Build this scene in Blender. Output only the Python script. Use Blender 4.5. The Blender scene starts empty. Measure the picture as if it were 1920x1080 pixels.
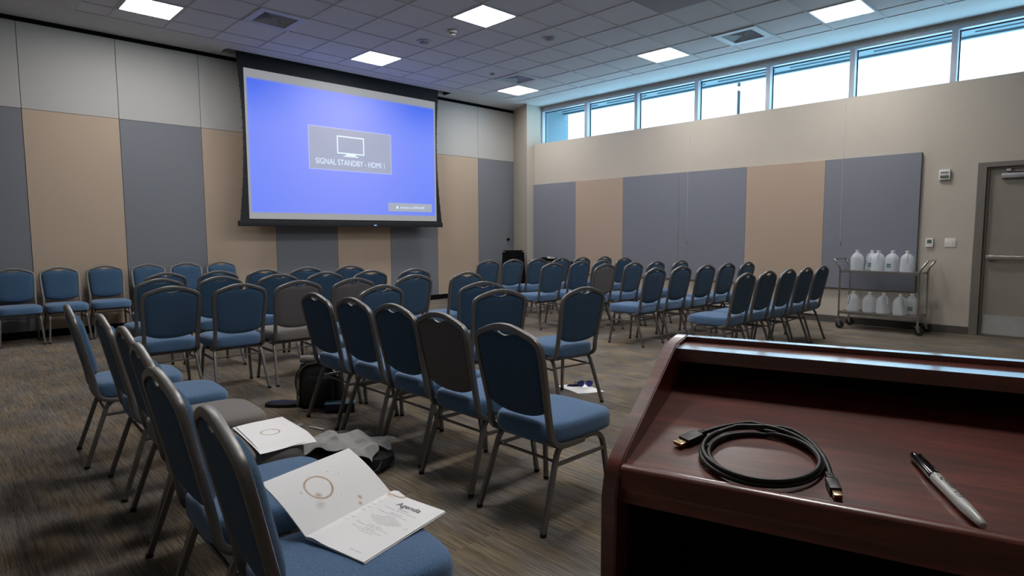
import bpy, bmesh, math, random
from mathutils import Vector, Matrix, noise
PI = math.pi
random.seed(7)
SC = bpy.context.scene
COL = SC.collection

# ------------------------------------------------------------------ materials
def newmat(name):
    m = bpy.data.materials.new(name); m.use_nodes = True
    nt = m.node_tree; nt.nodes.clear()
    out = nt.nodes.new('ShaderNodeOutputMaterial'); b = nt.nodes.new('ShaderNodeBsdfPrincipled')
    nt.links.new(b.outputs[0], out.inputs[0])
    return m, nt, b, out
def srgb(r, g, b):
    f = lambda c: (c/255/12.92) if c/255 <= .04045 else ((c/255+.055)/1.055)**2.4
    return (f(r), f(g), f(b), 1)
def N(nt, t, **k):
    n = nt.nodes.new(t)
    for a, v in k.items(): setattr(n, a, v)
    return n
def noise_mix(nt, c1, c2, scale, vec=None, detail=3, stretch=None, lo=.3, hi=.7):
    tc = N(nt, 'ShaderNodeTexCoord'); mp = N(nt, 'ShaderNodeMapping')
    nt.links.new(tc.outputs['Object'], mp.inputs[0])
    if stretch: mp.inputs['Scale'].default_value = stretch
    nz = N(nt, 'ShaderNodeTexNoise'); nz.inputs['Scale'].default_value = scale; nz.inputs['Detail'].default_value = detail
    nt.links.new(mp.outputs[0], nz.inputs['Vector'])
    cr = N(nt, 'ShaderNodeValToRGB'); cr.color_ramp.elements[0].position = lo; cr.color_ramp.elements[1].position = hi
    cr.color_ramp.elements[0].color = c1; cr.color_ramp.elements[1].color = c2
    nt.links.new(nz.outputs['Fac'], cr.inputs[0])
    return cr, nz
def simple(name, c, rough=.5, metal=0, var=.06, scale=30, bump=0, bscale=None, spec=.5, stretch=None, coat=0, sheen=0):
    m, nt, b, out = newmat(name)
    c2 = tuple(min(1, x*(1+var)) for x in c[:3])+(1,); c1 = tuple(x*(1-var) for x in c[:3])+(1,)
    cr, nz = noise_mix(nt, c1, c2, scale, stretch=stretch)
    nt.links.new(cr.outputs[0], b.inputs['Base Color'])
    b.inputs['Roughness'].default_value = rough; b.inputs['Metallic'].default_value = metal
    b.inputs['Specular IOR Level'].default_value = spec; b.inputs['Coat Weight'].default_value = coat
    b.inputs['Sheen Weight'].default_value = sheen
    if bump:
        tc = N(nt, 'ShaderNodeTexCoord'); n2 = N(nt, 'ShaderNodeTexNoise'); n2.inputs['Scale'].default_value = bscale or scale*4
        nt.links.new(tc.outputs['Object'], n2.inputs['Vector'])
        bp = N(nt, 'ShaderNodeBump'); bp.inputs['Strength'].default_value = bump; bp.inputs['Distance'].default_value = .002
        nt.links.new(n2.outputs['Fac'], bp.inputs['Height']); nt.links.new(bp.outputs[0], b.inputs['Normal'])
    return m
def emis(name, c, s):
    m = bpy.data.materials.new(name); m.use_nodes = True; nt = m.node_tree; nt.nodes.clear()
    out = nt.nodes.new('ShaderNodeOutputMaterial'); e = nt.nodes.new('ShaderNodeEmission')
    e.inputs[0].default_value = c; e.inputs[1].default_value = s; nt.links.new(e.outputs[0], out.inputs[0]); return m

M = {}
def fabric(name, c, var=.34, sheen=.25):
    m = simple(name, c, .95, 0, var, 300, .5, 900, .15, sheen=sheen); return m
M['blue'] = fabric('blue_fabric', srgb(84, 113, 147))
M['blueback'] = fabric('blue_fabric_back', srgb(60, 86, 112), sheen=.1)  # same blue as the seats, darkened to paint in the shade on the backs
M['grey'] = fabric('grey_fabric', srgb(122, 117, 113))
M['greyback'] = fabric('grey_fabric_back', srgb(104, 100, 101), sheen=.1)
M['frame'] = simple('chair_frame_metal', srgb(120, 118, 116), .40, .7, .05, 60)
M['cap'] = simple('foot_glide_black', srgb(25, 24, 24), .6)
M['cream'] = simple('cream_paint', srgb(184, 176, 164), .85, 0, .015, 3, .15, 300)
M['gyp'] = simple('gypsum_white', srgb(205, 205, 205), .9, 0, .015, 2, .1, 250)
def wallfab(name, c): return simple(name, c, .98, 0, .05, 260, .35, 700, .1, stretch=(1, 1, 3))
M['wf_light'] = wallfab('fabric_light_grey', srgb(178, 177, 175))
M['wf_tan'] = wallfab('fabric_tan', srgb(180, 162, 145))
M['wf_grey'] = wallfab('fabric_slate', srgb(122, 125, 132))
M['ap_tan'] = wallfab('acoustic_tan', srgb(178, 158, 142))
M['ap_grey'] = wallfab('acoustic_slate', srgb(128, 130, 140))
M['black'] = simple('black_trim', srgb(11, 11, 12), .95, spec=.15)
M['screenblack'] = simple('screen_black', srgb(17, 20, 26), .75)
M['base'] = simple('vinyl_base', srgb(78, 74, 70), .6)
M['tbar'] = simple('ceiling_tbar', srgb(192, 192, 194), .8)
M['diff'] = simple('diffuser_white', srgb(196, 198, 202), .5)
M['darkvoid'] = simple('duct_dark', srgb(30, 30, 33), .9)
M['chrome'] = simple('chrome', srgb(205, 203, 200), .16, 1, .03)
M['steel'] = simple('brushed_steel', srgb(170, 167, 162), .33, 1, .08, 60, stretch=(1, 12, 1))
M['kick'] = simple('kick_plate_steel', srgb(172, 172, 170), .5, .45, .1, 8)
M['rubber'] = simple('rubber', srgb(20, 20, 20), .7)
M['white'] = simple('white_plastic', srgb(222, 220, 214), .4)
M['lcd'] = simple('lcd', srgb(90, 104, 98), .2)
M['door'] = simple('door_paint', srgb(140, 133, 123), .5, 0, .04, 5)
M['doorframe'] = simple('door_frame_paint', srgb(112, 107, 99), .42, 0, .04, 8)
M['closer'] = simple('closer_silver', srgb(150, 150, 155), .4, .6)
M['winframe'] = simple('window_aluminium', srgb(168, 172, 182), .4, .3)
M['gasket'] = simple('gasket', srgb(20, 34, 42), .6)
M['concrete'] = simple('exterior_stucco', srgb(108, 124, 132), .9)
M['paper'] = simple('paper', srgb(244, 243, 244), .85, 0, .01, 5)
M['ink'] = simple('ink', srgb(30, 30, 32), .7)
M['nyblack'] = simple('black_nylon', srgb(16, 16, 18), .6, 0, .3, 60, .5, 500)
M['nygrey'] = simple('grey_nylon', srgb(112, 109, 104), .6, 0, .2, 60, .4, 400)
M['cloth'] = simple('grey_jacket', srgb(150, 150, 150), .75, 0, .08, 25, .3, 600)
M['clothdark'] = simple('dark_lining', srgb(52, 52, 56), .7, 0, .15, 25)
M['teal'] = simple('teal_cover', srgb(92, 130, 152), .5)
M['navy'] = simple('navy_cover', srgb(22, 30, 62), .5)
M['bluelens'] = simple('blue_lens', srgb(24, 26, 120), .18, .2)
M['clear'] = None
M['gold'] = simple('connector_gold', srgb(190, 170, 135), .25, 1)
M['cable'] = simple('cable_black', srgb(26, 27, 29), .42)
M['barrel'] = simple('marker_barrel', srgb(196, 196, 196), .28)
M['markcap'] = simple('marker_cap', srgb(12, 12, 14), .12)
M['green'] = simple('label_green', srgb(120, 140, 110), .6)
M['teallab'] = simple('label_teal', srgb(110, 150, 150), .6)
M['brownlab'] = simple('label_brown', srgb(95, 80, 60), .6)

def wood():
    m, nt, b, out = newmat('mahogany_laminate')
    tc = N(nt, 'ShaderNodeTexCoord'); mp = N(nt, 'ShaderNodeMapping'); mp.inputs['Scale'].default_value = (1.6, 16, 16)
    nt.links.new(tc.outputs['Object'], mp.inputs[0])
    nz = N(nt, 'ShaderNodeTexNoise'); nz.inputs['Scale'].default_value = 3.2; nz.inputs['Detail'].default_value = 8; nz.inputs['Roughness'].default_value = .65
    nz.inputs['Distortion'].default_value = .6
    nt.links.new(mp.outputs[0], nz.inputs['Vector'])
    cr = N(nt, 'ShaderNodeValToRGB'); e = cr.color_ramp.elements
    e[0].position = .25; e[0].color = srgb(56, 22, 17); e[1].position = .8; e[1].color = srgb(142, 68, 52)
    x = cr.color_ramp.elements.new(.52); x.color = srgb(102, 44, 33)
    nt.links.new(nz.outputs['Fac'], cr.inputs[0]); nt.links.new(cr.outputs[0], b.inputs['Base Color'])
    b.inputs['Coat Weight'].default_value = .5; b.inputs['Coat Roughness'].default_value = .1; b.inputs['Roughness'].default_value = .33; b.inputs['Specular IOR Level'].default_value = .7
    return m
M['wood'] = wood()

def carpet():
    m, nt, b, out = newmat('striated_carpet'); L = nt.links
    tc = N(nt, 'ShaderNodeTexCoord'); sp = N(nt, 'ShaderNodeSeparateXYZ'); L.new(tc.outputs['Object'], sp.inputs[0])
    def math_(op, a, c=None):
        n = N(nt, 'ShaderNodeMath', operation=op)
        for i, v in enumerate((a, c)):
            if v is None: continue
            if isinstance(v, (int, float)): n.inputs[i].default_value = v
            else: L.new(v, n.inputs[i])
        return n.outputs[0]
    # tile indices (planks .3 x 0.9 laid along Y, with a column stagger)
    tx = math_('FLOOR', math_('DIVIDE', sp.outputs['X'], .305))
    stg = math_('MULTIPLY', math_('FRACT', math_('MULTIPLY', tx, .37)), 1)
    ty = math_('FLOOR', math_('ADD', math_('DIVIDE', sp.outputs['Y'], .61), stg))
    cv = N(nt, 'ShaderNodeCombineXYZ'); L.new(tx, cv.inputs[0]); L.new(ty, cv.inputs[1])
    wn = N(nt, 'ShaderNodeTexWhiteNoise', noise_dimensions='2D'); L.new(cv.outputs[0], wn.inputs['Vector'])
    # fine lines along Y, broken in length
    def lines(sx, sy, sc, det, lo, hi, off=None):
        mp = N(nt, 'ShaderNodeMapping'); mp.inputs['Scale'].default_value = (sx, sy, 1)
        if off: L.new(off, mp.inputs['Location'])
        L.new(tc.outputs['Object'], mp.inputs[0])
        nz = N(nt, 'ShaderNodeTexNoise', noise_dimensions='2D'); nz.inputs['Scale'].default_value = sc; nz.inputs['Detail'].default_value = det
        L.new(mp.outputs[0], nz.inputs['Vector'])
        mr = N(nt, 'ShaderNodeMapRange'); mr.inputs['From Min'].default_value = lo; mr.inputs['From Max'].default_value = hi
        L.new(nz.outputs['Fac'], mr.inputs['Value']); return mr.outputs[0], nz
    offv = N(nt, 'ShaderNodeVectorMath', operation='SCALE'); L.new(wn.outputs['Color'], offv.inputs[0]); offv.inputs['Scale'].default_value = 40
    l1, n1 = lines(150, 3.0, 1, 2, .34, .68, offv.outputs[0])
    l2, n2 = lines(50, 1.4, 1, 3, .25, .75, offv.outputs[0])
    l3, n5 = lines(330, 7, 1, 1, .42, .6, offv.outputs[0])
    blotch, n3 = lines(1.2, .9, 2.2, 3, .35, .7)
    warm, n4 = lines(3, 1.2, 2, 2, .4, .65)
    mix = lambda f, a, c: None
    def mixc(f, a, c):
        n = N(nt, 'ShaderNodeMix', data_type='RGBA')
        if isinstance(f, (int, float)): n.inputs[0].default_value = f
        else: L.new(f, n.inputs[0])
        for i, v in ((6, a), (7, c)):
            if isinstance(v, tuple): n.inputs[i].default_value = v
            else: L.new(v, n.inputs[i])
        return n.outputs[2]
    dark = mixc(warm, srgb(74, 69, 66), srgb(84, 73, 62))
    lite = mixc(warm, srgb(142, 135, 127), srgb(156, 140, 119))
    f = math_('ADD', math_('MULTIPLY', l3, .34), math_('ADD', math_('MULTIPLY', l1, .36), math_('MULTIPLY', l2, .30)))
    col = mixc(f, dark, lite)
    tone = math_('ADD', math_('MULTIPLY', wn.outputs['Value'], .22), math_('ADD', math_('MULTIPLY', blotch, .3), .68))
    sc = N(nt, 'ShaderNodeVectorMath', operation='SCALE'); L.new(col, sc.inputs[0]); L.new(tone, sc.inputs['Scale'])
    L.new(sc.outputs[0], b.inputs['Base Color'])
    b.inputs['Roughness'].default_value = .97; b.inputs['Specular IOR Level'].default_value = .1
    bp = N(nt, 'ShaderNodeBump'); bp.inputs['Strength'].default_value = .5; bp.inputs['Distance'].default_value = .003
    L.new(l1, bp.inputs['Height']); L.new(bp.outputs[0], b.inputs['Normal'])
    return m
M['carpet'] = carpet()
def tile():
    m, nt, b, out = newmat('ceiling_tile'); L = nt.links
    cr, nz = noise_mix(nt, srgb(205, 205, 207), srgb(222, 222, 224), 160, lo=.35, hi=.6, detail=4)
    L.new(cr.outputs[0], b.inputs['Base Color']); b.inputs['Roughness'].default_value = 1; b.inputs['Specular IOR Level'].default_value = .1
    return m
M['tile'] = tile()
M['tiledark'] = simple('ceiling_panel_dark', srgb(165, 163, 165), .9)
def glassmat():
    m = bpy.data.materials.new('tinted_glass'); m.use_nodes = True; nt = m.node_tree; nt.nodes.clear()
    out = N(nt, 'ShaderNodeOutputMaterial'); t = N(nt, 'ShaderNodeBsdfTransparent'); g = N(nt, 'ShaderNodeBsdfGlossy'); mx = N(nt, 'ShaderNodeMixShader')
    t.inputs[0].default_value = (.70, .88, .95, 1); g.inputs['Roughness'].default_value = .02; mx.inputs[0].default_value = .04
    nt.links.new(t.outputs[0], mx.inputs[1]); nt.links.new(g.outputs[0], mx.inputs[2]); nt.links.new(mx.outputs[0], out.inputs[0]); return m
M['glass'] = glassmat()
def milky(name, tr, col):
    m = bpy.data.materials.new(name); m.use_nodes = True; nt = m.node_tree; nt.nodes.clear()
    out = N(nt, 'ShaderNodeOutputMaterial'); t = N(nt, 'ShaderNodeBsdfTransparent'); p = N(nt, 'ShaderNodeBsdfPrincipled'); mx = N(nt, 'ShaderNodeMixShader')
    tl = N(nt, 'ShaderNodeBsdfTranslucent'); mx2 = N(nt, 'ShaderNodeMixShader'); tl.inputs[0].default_value = col
    cr, nz = noise_mix(nt, tuple(x*.93 for x in col[:3])+(1,), col, 14); nt.links.new(cr.outputs[0], p.inputs['Base Color'])
    p.inputs['Roughness'].default_value = .3; mx.inputs[0].default_value = tr; mx2.inputs[0].default_value = .35
    nt.links.new(p.outputs[0], mx2.inputs[1]); nt.links.new(tl.outputs[0], mx2.inputs[2])
    nt.links.new(t.outputs[0], mx.inputs[2]); nt.links.new(mx2.outputs[0], mx.inputs[1]); nt.links.new(mx.outputs[0], out.inputs[0]); return m
M['jug'] = milky('milky_plastic', .3, (.82, .86, .9, 1))
M['clear'] = milky('clear_wrap', .7, (.8, .82, .85, 1))

def stained_paper(name, ring, drips=()):
    """paper whose UV runs in metres; ring=(u,v,r)"""
    m, nt, b, out = newmat(name); L = nt.links
    uv = N(nt, 'ShaderNodeUVMap')
    nz = N(nt, 'ShaderNodeTexNoise'); nz.inputs['Scale'].default_value = 60; nz.inputs['Detail'].default_value = 4
    L.new(uv.outputs[0], nz.inputs['Vector'])
    nl = N(nt, 'ShaderNodeTexNoise'); nl.inputs['Scale'].default_value = 14; L.new(uv.outputs[0], nl.inputs['Vector'])
    def mth(op, a, c=None):
        n = N(nt, 'ShaderNodeMath', operation=op)
        for i, v in enumerate((a, c)):
            if v is None: continue
            if isinstance(v, (int, float)): n.inputs[i].default_value = v
            else: L.new(v, n.inputs[i])
        return n.outputs[0]
    def dist(cx, cy):
        d = N(nt, 'ShaderNodeVectorMath', operation='DISTANCE'); L.new(uv.outputs[0], d.inputs[0]); d.inputs[1].default_value = (cx, cy, 0); return d.outputs['Value']
    d = dist(ring[0], ring[1]); w = .005
    wob = mth('MULTIPLY', mth('SUBTRACT', nz.outputs['Fac'], .5), .004)
    a = mth('ABSOLUTE', mth('SUBTRACT', mth('ADD', d, wob), ring[2]))
    mask = mth('SUBTRACT', 1, mth('MINIMUM', 1, mth('DIVIDE', a, w)))
    mask = mth('MULTIPLY', mask, mth('ADD', .25, mth('MULTIPLY', nl.outputs['Fac'], 1.2)))
    for (x, y, r, s) in drips:
        dd = mth('ADD', dist(x, y), mth('MULTIPLY', mth('SUBTRACT', nz.outputs['Fac'], .5), r*1.6))
        k = mth('MULTIPLY', mth('MAXIMUM', 0, mth('SUBTRACT', 1, mth('DIVIDE', dd, r))), s)
        mask = mth('MAXIMUM', mask, k)
    mx = N(nt, 'ShaderNodeMix', data_type='RGBA'); L.new(mth('MINIMUM', mask, 1), mx.inputs[0])
    mx.inputs[6].default_value = srgb(244, 243, 244); mx.inputs[7].default_value = srgb(172, 122, 62)
    L.new(mx.outputs[2], b.inputs['Base Color']); b.inputs['Roughness'].default_value = .85
    return m

# ------------------------------------------------------------------ mesh helpers
def obj(name, bm, mat, parent=None, smooth=True, loc=None):
    me = bpy.data.meshes.new(name); bmesh.ops.recalc_face_normals(bm, faces=bm.faces); bm.to_mesh(me); bm.free()
    if smooth:
        for p in me.polygons: p.use_smooth = True
        try: me.set_sharp_from_angle(angle=math.radians(38))
        except Exception: pass
    mats = mat if isinstance(mat, (list, tuple)) else [mat]
    for x in mats: me.materials.append(x)
    o = bpy.data.objects.new(name, me); COL.objects.link(o)
    if parent: o.parent = parent
    if loc: o.location = loc
    return o
def tag(o, label, cat, group=None, kind=None):
    o['label'] = label; o['category'] = cat
    if group: o['group'] = group
    if kind: o['kind'] = kind
    return o
def thing(name, label, cat, loc=(0, 0, 0), rz=0, group=None):
    o = bpy.data.objects.new(name, None); COL.objects.link(o); o.empty_display_size = .1
    o.location = loc; o.rotation_euler = (0, 0, rz); tag(o, label, cat, group); return o
def struct(name, bm, mat, parent=None, smooth=False):
    o = obj(name, bm, mat, parent, smooth)
    if not parent: o['kind'] = 'structure'
    return o
def copy_tree(o, parent=None):
    c = o.copy(); COL.objects.link(c)
    if parent: c.parent = parent; c.matrix_parent_inverse = o.matrix_parent_inverse.copy()
    for ch in list(o.children): copy_tree(ch, c)
    return c
def box(bm, x0, x1, y0, y1, z0, z1, bev=0, mi=0, mtx=None):
    v = [bm.verts.new((x, y, z)) for z in (z0, z1) for y in (y0, y1) for x in (x0, x1)]
    fs = [bm.faces.new([v[i] for i in f]) for f in ((0, 1, 3, 2), (4, 6, 7, 5), (0, 4, 5, 1), (2, 3, 7, 6), (0, 2, 6, 4), (1, 5, 7, 3))]
    for f in fs: f.material_index = mi
    if bev:
        es = list({e for f in fs for e in f.edges})
        r = bmesh.ops.bevel(bm, geom=es, offset=bev, segments=2, affect='EDGES', profile=.6)
        v = list({x for f in r['faces'] for x in f.verts} | {x for f in fs if f.is_valid for x in f.verts})
        for f in r['faces']: f.material_index = mi
    if mtx is not None: bmesh.ops.transform(bm, matrix=mtx, verts=[x for x in v if x.is_valid])
    return v
def B(*a, **k):
    bm = bmesh.new(); box(bm, *a, **k); return bm
def fillet(pts, rad, seg=5):
    pts = [Vector(p) for p in pts]; out = [pts[0]]
    for i in range(1, len(pts)-1):
        r = rad[i] if isinstance(rad, (list, tuple)) else rad
        a, p, c = pts[i-1], pts[i], pts[i+1]
        if r <= 0: out.append(p); continue
        r1 = min(r, (a-p).length*.49); r2 = min(r, (c-p).length*.49)
        q0 = p+(a-p).normalized()*r1; q1 = p+(c-p).normalized()*r2
        for k in range(seg+1):
            t = k/seg; out.append(q0*(1-t)**2+p*2*t*(1-t)+q1*t*t)
    out.append(pts[-1]); return out
def ring_section(w, h, r, n=3):
    pts = []
    for cx, cy, a0 in ((w/2-r, h/2-r, 0), (-w/2+r, h/2-r, PI/2), (-w/2+r, -h/2+r, PI), (w/2-r, -h/2+r, 1.5*PI)):
        for k in range(n+1):
            a = a0+PI/2*k/n; pts.append((cx+r*math.cos(a), cy+r*math.sin(a)))
    return pts
def circ(r, n=10): return [(r*math.cos(2*PI*k/n), r*math.sin(2*PI*k/n)) for k in range(n)]
def sweep(bm, path, sec, side=(1, 0, 0), closed=False, caps=True, scale=None):
    path = [Vector(p) for p in path]; side = Vector(side); rings = []; n = len(path); prev = None
    for i, p in enumerate(path):
        if closed: t = path[(i+1) % n]-path[i-1]
        else: t = path[min(i+1, n-1)]-path[max(i-1, 0)]
        t.normalize(); s = side-t*side.dot(t)
        if s.length < 1e-3: s = prev-t*prev.dot(t) if prev else t.orthogonal()
        s.normalize(); prev = s; u = t.cross(s); k = scale(i/(n-1)) if scale else 1
        rings.append([bm.verts.new(p+s*a*k+u*c*k) for a, c in sec])
    m = len(sec)
    rng = range(n) if closed else range(n-1)
    for i in rng:
        a, c = rings[i], rings[(i+1) % n]
        for j in range(m): bm.faces.new((a[j], a[(j+1) % m], c[(j+1) % m], c[j]))
    if caps and not closed: bm.faces.new(rings[0][::-1]); bm.faces.new(rings[-1])
    return rings
def tube(bm, path, r, n=10, side=(0, 0, 1)): return sweep(bm, path, circ(r, n), side)
def lathe(bm, prof, c=(0, 0, 0), n=20, sx=1, sy=1, axis=None):
    rings = []
    for r, z in prof:
        rings.append([bm.verts.new((c[0]+r*sx*math.cos(2*PI*k/n), c[1]+r*sy*math.sin(2*PI*k/n), c[2]+z)) for k in range(n)])
    for a, b_ in zip(rings, rings[1:]):
        for j in range(n): bm.faces.new((a[j], a[(j+1) % n], b_[(j+1) % n], b_[j]))
    bm.faces.new(rings[0][::-1]); bm.faces.new(rings[-1]); return rings
def prism(bm, poly, lo, hi, axis='x', bev=0):
    """poly in the two other axes; extruded lo..hi along axis"""
    def P(a, b_, t): return {'x': (t, a, b_), 'y': (a, t, b_), 'z': (a, b_, t)}[axis]
    v0 = [bm.verts.new(P(a, b_, lo)) for a, b_ in poly]; v1 = [bm.verts.new(P(a, b_, hi)) for a, b_ in poly]
    n = len(poly); fs = [bm.faces.new(v0), bm.faces.new(v1[::-1])]
    for i in range(n): fs.append(bm.faces.new((v0[i], v1[i], v1[(i+1) % n], v0[(i+1) % n])))
    if bev:
        es = list({e for f in fs[:2] for e in f.edges}); bmesh.ops.bevel(bm, geom=es, offset=bev, segments=2, affect='EDGES')
    return v0+v1
def textmesh(s, size, align='LEFT', bold=0):
    cu = bpy.data.curves.new('t', 'FONT'); cu.body = s; cu.size = size; cu.align_x = align; cu.offset = bold; cu.resolution_u = 4
    o = bpy.data.objects.new('t', cu); COL.objects.link(o); bpy.context.view_layer.update()
    me = bpy.data.meshes.new_from_object(o.evaluated_get(bpy.context.evaluated_depsgraph_get()))
    bm = bmesh.new(); bm.from_mesh(me); bpy.data.objects.remove(o); bpy.data.curves.remove(cu); bpy.data.meshes.remove(me); return bm

# ------------------------------------------------------------------ room
H = 4.05; D = 9.93; W = 9.62; XW = 9.85
XL = -3.2; YB = -3.2
struct('floor', B(XL, 10.2, YB, D+.2, -.1, 0), M['carpet'])
bm = bmesh.new()
gx = [1.54]+[1.88+.622*k for k in range(12)]+[9.08]
gy = [9.19]+[8.80-.635*k for k in range(19)]
GY0 = gy[-1]
# ceiling: plasterboard border ring + tile field
bm = bmesh.new()
box(bm, XL, 1.54, YB, D+.2, H, H+.12); box(bm, 9.08, 10.0, YB, D+.2, H, H+.12)
box(bm, 1.54, 9.08, 9.19, D-.42, H, H+.12); box(bm, 1.54, 3.44, D-.42, D+.2, H, H+.12); box(bm, 7.60, 9.08, D-.42, D+.2, H, H+.12)
box(bm, 3.44, 7.60, D-.18, D+.2, H, H+.12); box(bm, 3.44, 7.60, D-.42, D-.18, H+.2, H+.3); box(bm, 1.54, 9.08, YB, GY0, H, H+.12)
box(bm, 3.42, 3.44, D-.42, D-.18, H, H+.3); box(bm, 7.60, 7.62, D-.42, D-.18, H, H+.3)
struct('ceiling', bm, M['gyp'])
struct('ceiling_slab', B(XL-.1, 10.0, YB-.1, D+.2, H+.32, H+.4), M['darkvoid'])
bm = bmesh.new(); box(bm, 9.98, 10.0, YB, D+.2, H+.12, H+.32); box(bm, XL, 10.0, D+.15, D+.2, H, H+.32); box(bm, XL, XL+.02, YB, D+.2, H+.12, H+.32); box(bm, XL, 10.0, YB, YB+.02, H+.12, H+.32); struct('ceiling_edge', bm, M['darkvoid'])
LIGHTS = [(0, 0), (5, 0), (10, 0), (5, 4), (10, 5), (10, 9), (5, 9), (0, 4), (0, 9), (0, 12)]      # (column, row) cells
VENTS = [(2, 1), (9, 1), (10, 7)]
used = set(LIGHTS) | set(VENTS) | {(7, 7)}
bm = bmesh.new()
for i in range(len(gx)-1):
    for j in range(len(gy)-1):
        if (i-1, j-1) in used: continue
        v = [bm.verts.new(p) for p in ((gx[i], gy[j], H+.006), (gx[i+1], gy[j], H+.006), (gx[i+1], gy[j+1], H+.006), (gx[i], gy[j+1], H+.006))]
        bm.faces.new(v)
struct('ceiling_tiles', bm, M['tile'])
bm = bmesh.new()
for x in gx: box(bm, x-.009, x+.009, GY0, gy[0], H-.001, H+.014)
for y in gy: box(bm, gx[0], gx[-1], y-.009, y+.009, H-.0015, H+.0135)
struct('trim_1', bm, M['tbar'])
def cell(i, j): return (gx[i+1]+gx[i+2])/2, (gy[j+1]+gy[j+2])/2
lamp_labels = ['bright square ceiling light at far left above the panelled wall', 'bright square ceiling light directly in front of the projection screen',
 'bright square ceiling light in the far corner beyond the triangular-looking vent', 'largest bright square ceiling light near the white smoke detector',
 'bright square ceiling light halfway along the windows', 'bright square ceiling light nearest the windows at the upper right',
 'square ceiling light above the lectern aisle outside the picture', 'added square ceiling light above the left aisle outside the picture', 'added square ceiling light above the front left chairs outside the picture', 'added square ceiling light above the lectern outside the picture']  # left-column lights outside the picture are added to brighten the foreground
M['lamp'] = emis('led_diffuser', (1, .975, .945, 1), 30)
for n, (i, j) in enumerate(LIGHTS):
    cx, cy = cell(i, j)
    if n == 0:
        t0 = t = thing('ceiling_light', lamp_labels[n], 'ceiling light', (cx, cy, H), 0, 'recessed square ceiling lights')
        bm = bmesh.new()
        for a, b_, c, d in ((-.298, -.274, -.305, .305), (.274, .298, -.305, .305), (-.274, .274, -.305, -.281), (-.274, .274, .281, .305)): box(bm, a, b_, c, d, -.004, .05)
        obj('light_frame', bm, M['diff'], t, False)
        bm = bmesh.new(); box(bm, -.274, .274, -.281, .281, .004, .03); obj('light_diffuser', bm, M['lamp'], t, False)
    else:
        t = copy_tree(t0); t.location = (cx, cy, H); t['label'] = lamp_labels[n]
vent_labels = ['square louvred ceiling vent at the upper left, tinted blue by the screen', 'small ceiling vent beside the far corner light', 'louvred white ceiling vent near the windows at the upper right']
for n, (i, j) in enumerate(VENTS):
    cx, cy = cell(i, j)
    if n == 0:
        v0 = t = thing('ceiling_vent', vent_labels[0], 'air vent', (cx, cy, H), 0, 'square ceiling air vents')
        bm = bmesh.new()
        for a, b_, c, d in ((-.305, -.215, -.31, .31), (.215, .305, -.31, .31), (-.215, .215, -.31, -.215), (-.215, .215, .215, .31)): box(bm, a, b_, c, d, -.012, .02, .002)
        obj('vent_frame', bm, M['diff'], t, False)
        obj('vent_duct', B(-.215, .215, -.215, .215, .085, .1), M['darkvoid'], t, False)
        bm = bmesh.new()
        for k in range(5):                                          # four-way louvres: mitred slanted blades
            r0 = .205-.04*k; r1 = r0-.016; z0 = .0; z1 = .05
            for q in range(4):
                a = q*PI/2; R = Matrix.Rotation(a, 3, 'Z')
                for dz in (0,):
                    vs = [R @ Vector(p) for p in ((-r0, -r0, z0), (r0, -r0, z0), (r1, -r1, z1), (-r1, -r1, z1))]
                    vt = [R @ Vector(p) for p in ((-r0, -r0, z0+.004), (r0, -r0, z0+.004), (r1, -r1, z1+.004), (-r1, -r1, z1+.004))]
                    A = [bm.verts.new(p) for p in vs]; C_ = [bm.verts.new(p) for p in vt]
                    bm.faces.new(A); bm.faces.new(C_[::-1])
                    for e in range(4): bm.faces.new((A[e], A[(e+1) % 4], C_[(e+1) % 4], C_[e]))
        obj('vent_louvres', bm, M['diff'], t, False)
    else:
        t = copy_tree(v0); t.location = (cx, cy, H); t['label'] = vent_labels[n]
cx, cy = cell(7, 7)
tag(obj('ceiling_panel', B(-.3, .3, -.3, .3, -.002, .02), M['tiledark'], None, False, (cx, cy, H)), 'darker grey square panel in the ceiling at the top edge of the picture', 'ceiling panel')
# detectors
t = thing('smoke_detector', 'white domed smoke detector beside the largest ceiling light', 'smoke detector', (5.34, 6.65, H))
bm = bmesh.new(); lathe(bm, [(.07, 0), (.07, -.012), (.06, -.03), (.045, -.034)]); obj('detector_base', bm, M['white'], t)
bm = bmesh.new(); lathe(bm, [(.036, -.034), (.036, -.05)]); obj('detector_gap', bm, M['black'], t)
bm = bmesh.new(); lathe(bm, [(.05, -.05), (.046, -.062), (.02, -.068)]); obj('detector_cap', bm, M['white'], t)
def disc(x, y, r, label):
    t = thing('ceiling_speaker', label, 'ceiling speaker', (x, y, H), 0, None)
    bm = bmesh.new(); lathe(bm, [(r, 0), (r, -.006), (r*.8, -.01)]); obj('speaker_rim', bm, M['diff'], t)
    bm = bmesh.new(); lathe(bm, [(r*.72, -.008), (r*.6, -.022), (r*.2, -.026)]); obj('speaker_grille', bm, M['tiledark'], t)
disc(5.34, 7.28, .1, 'round grey ceiling fitting left of the smoke detector')
disc(6.54, 5.96, .085, 'round grey ceiling fitting right of the largest ceiling light')
disc(7.22, 7.90, .05, 'tiny round ceiling fitting just left of the small far vent')

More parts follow.
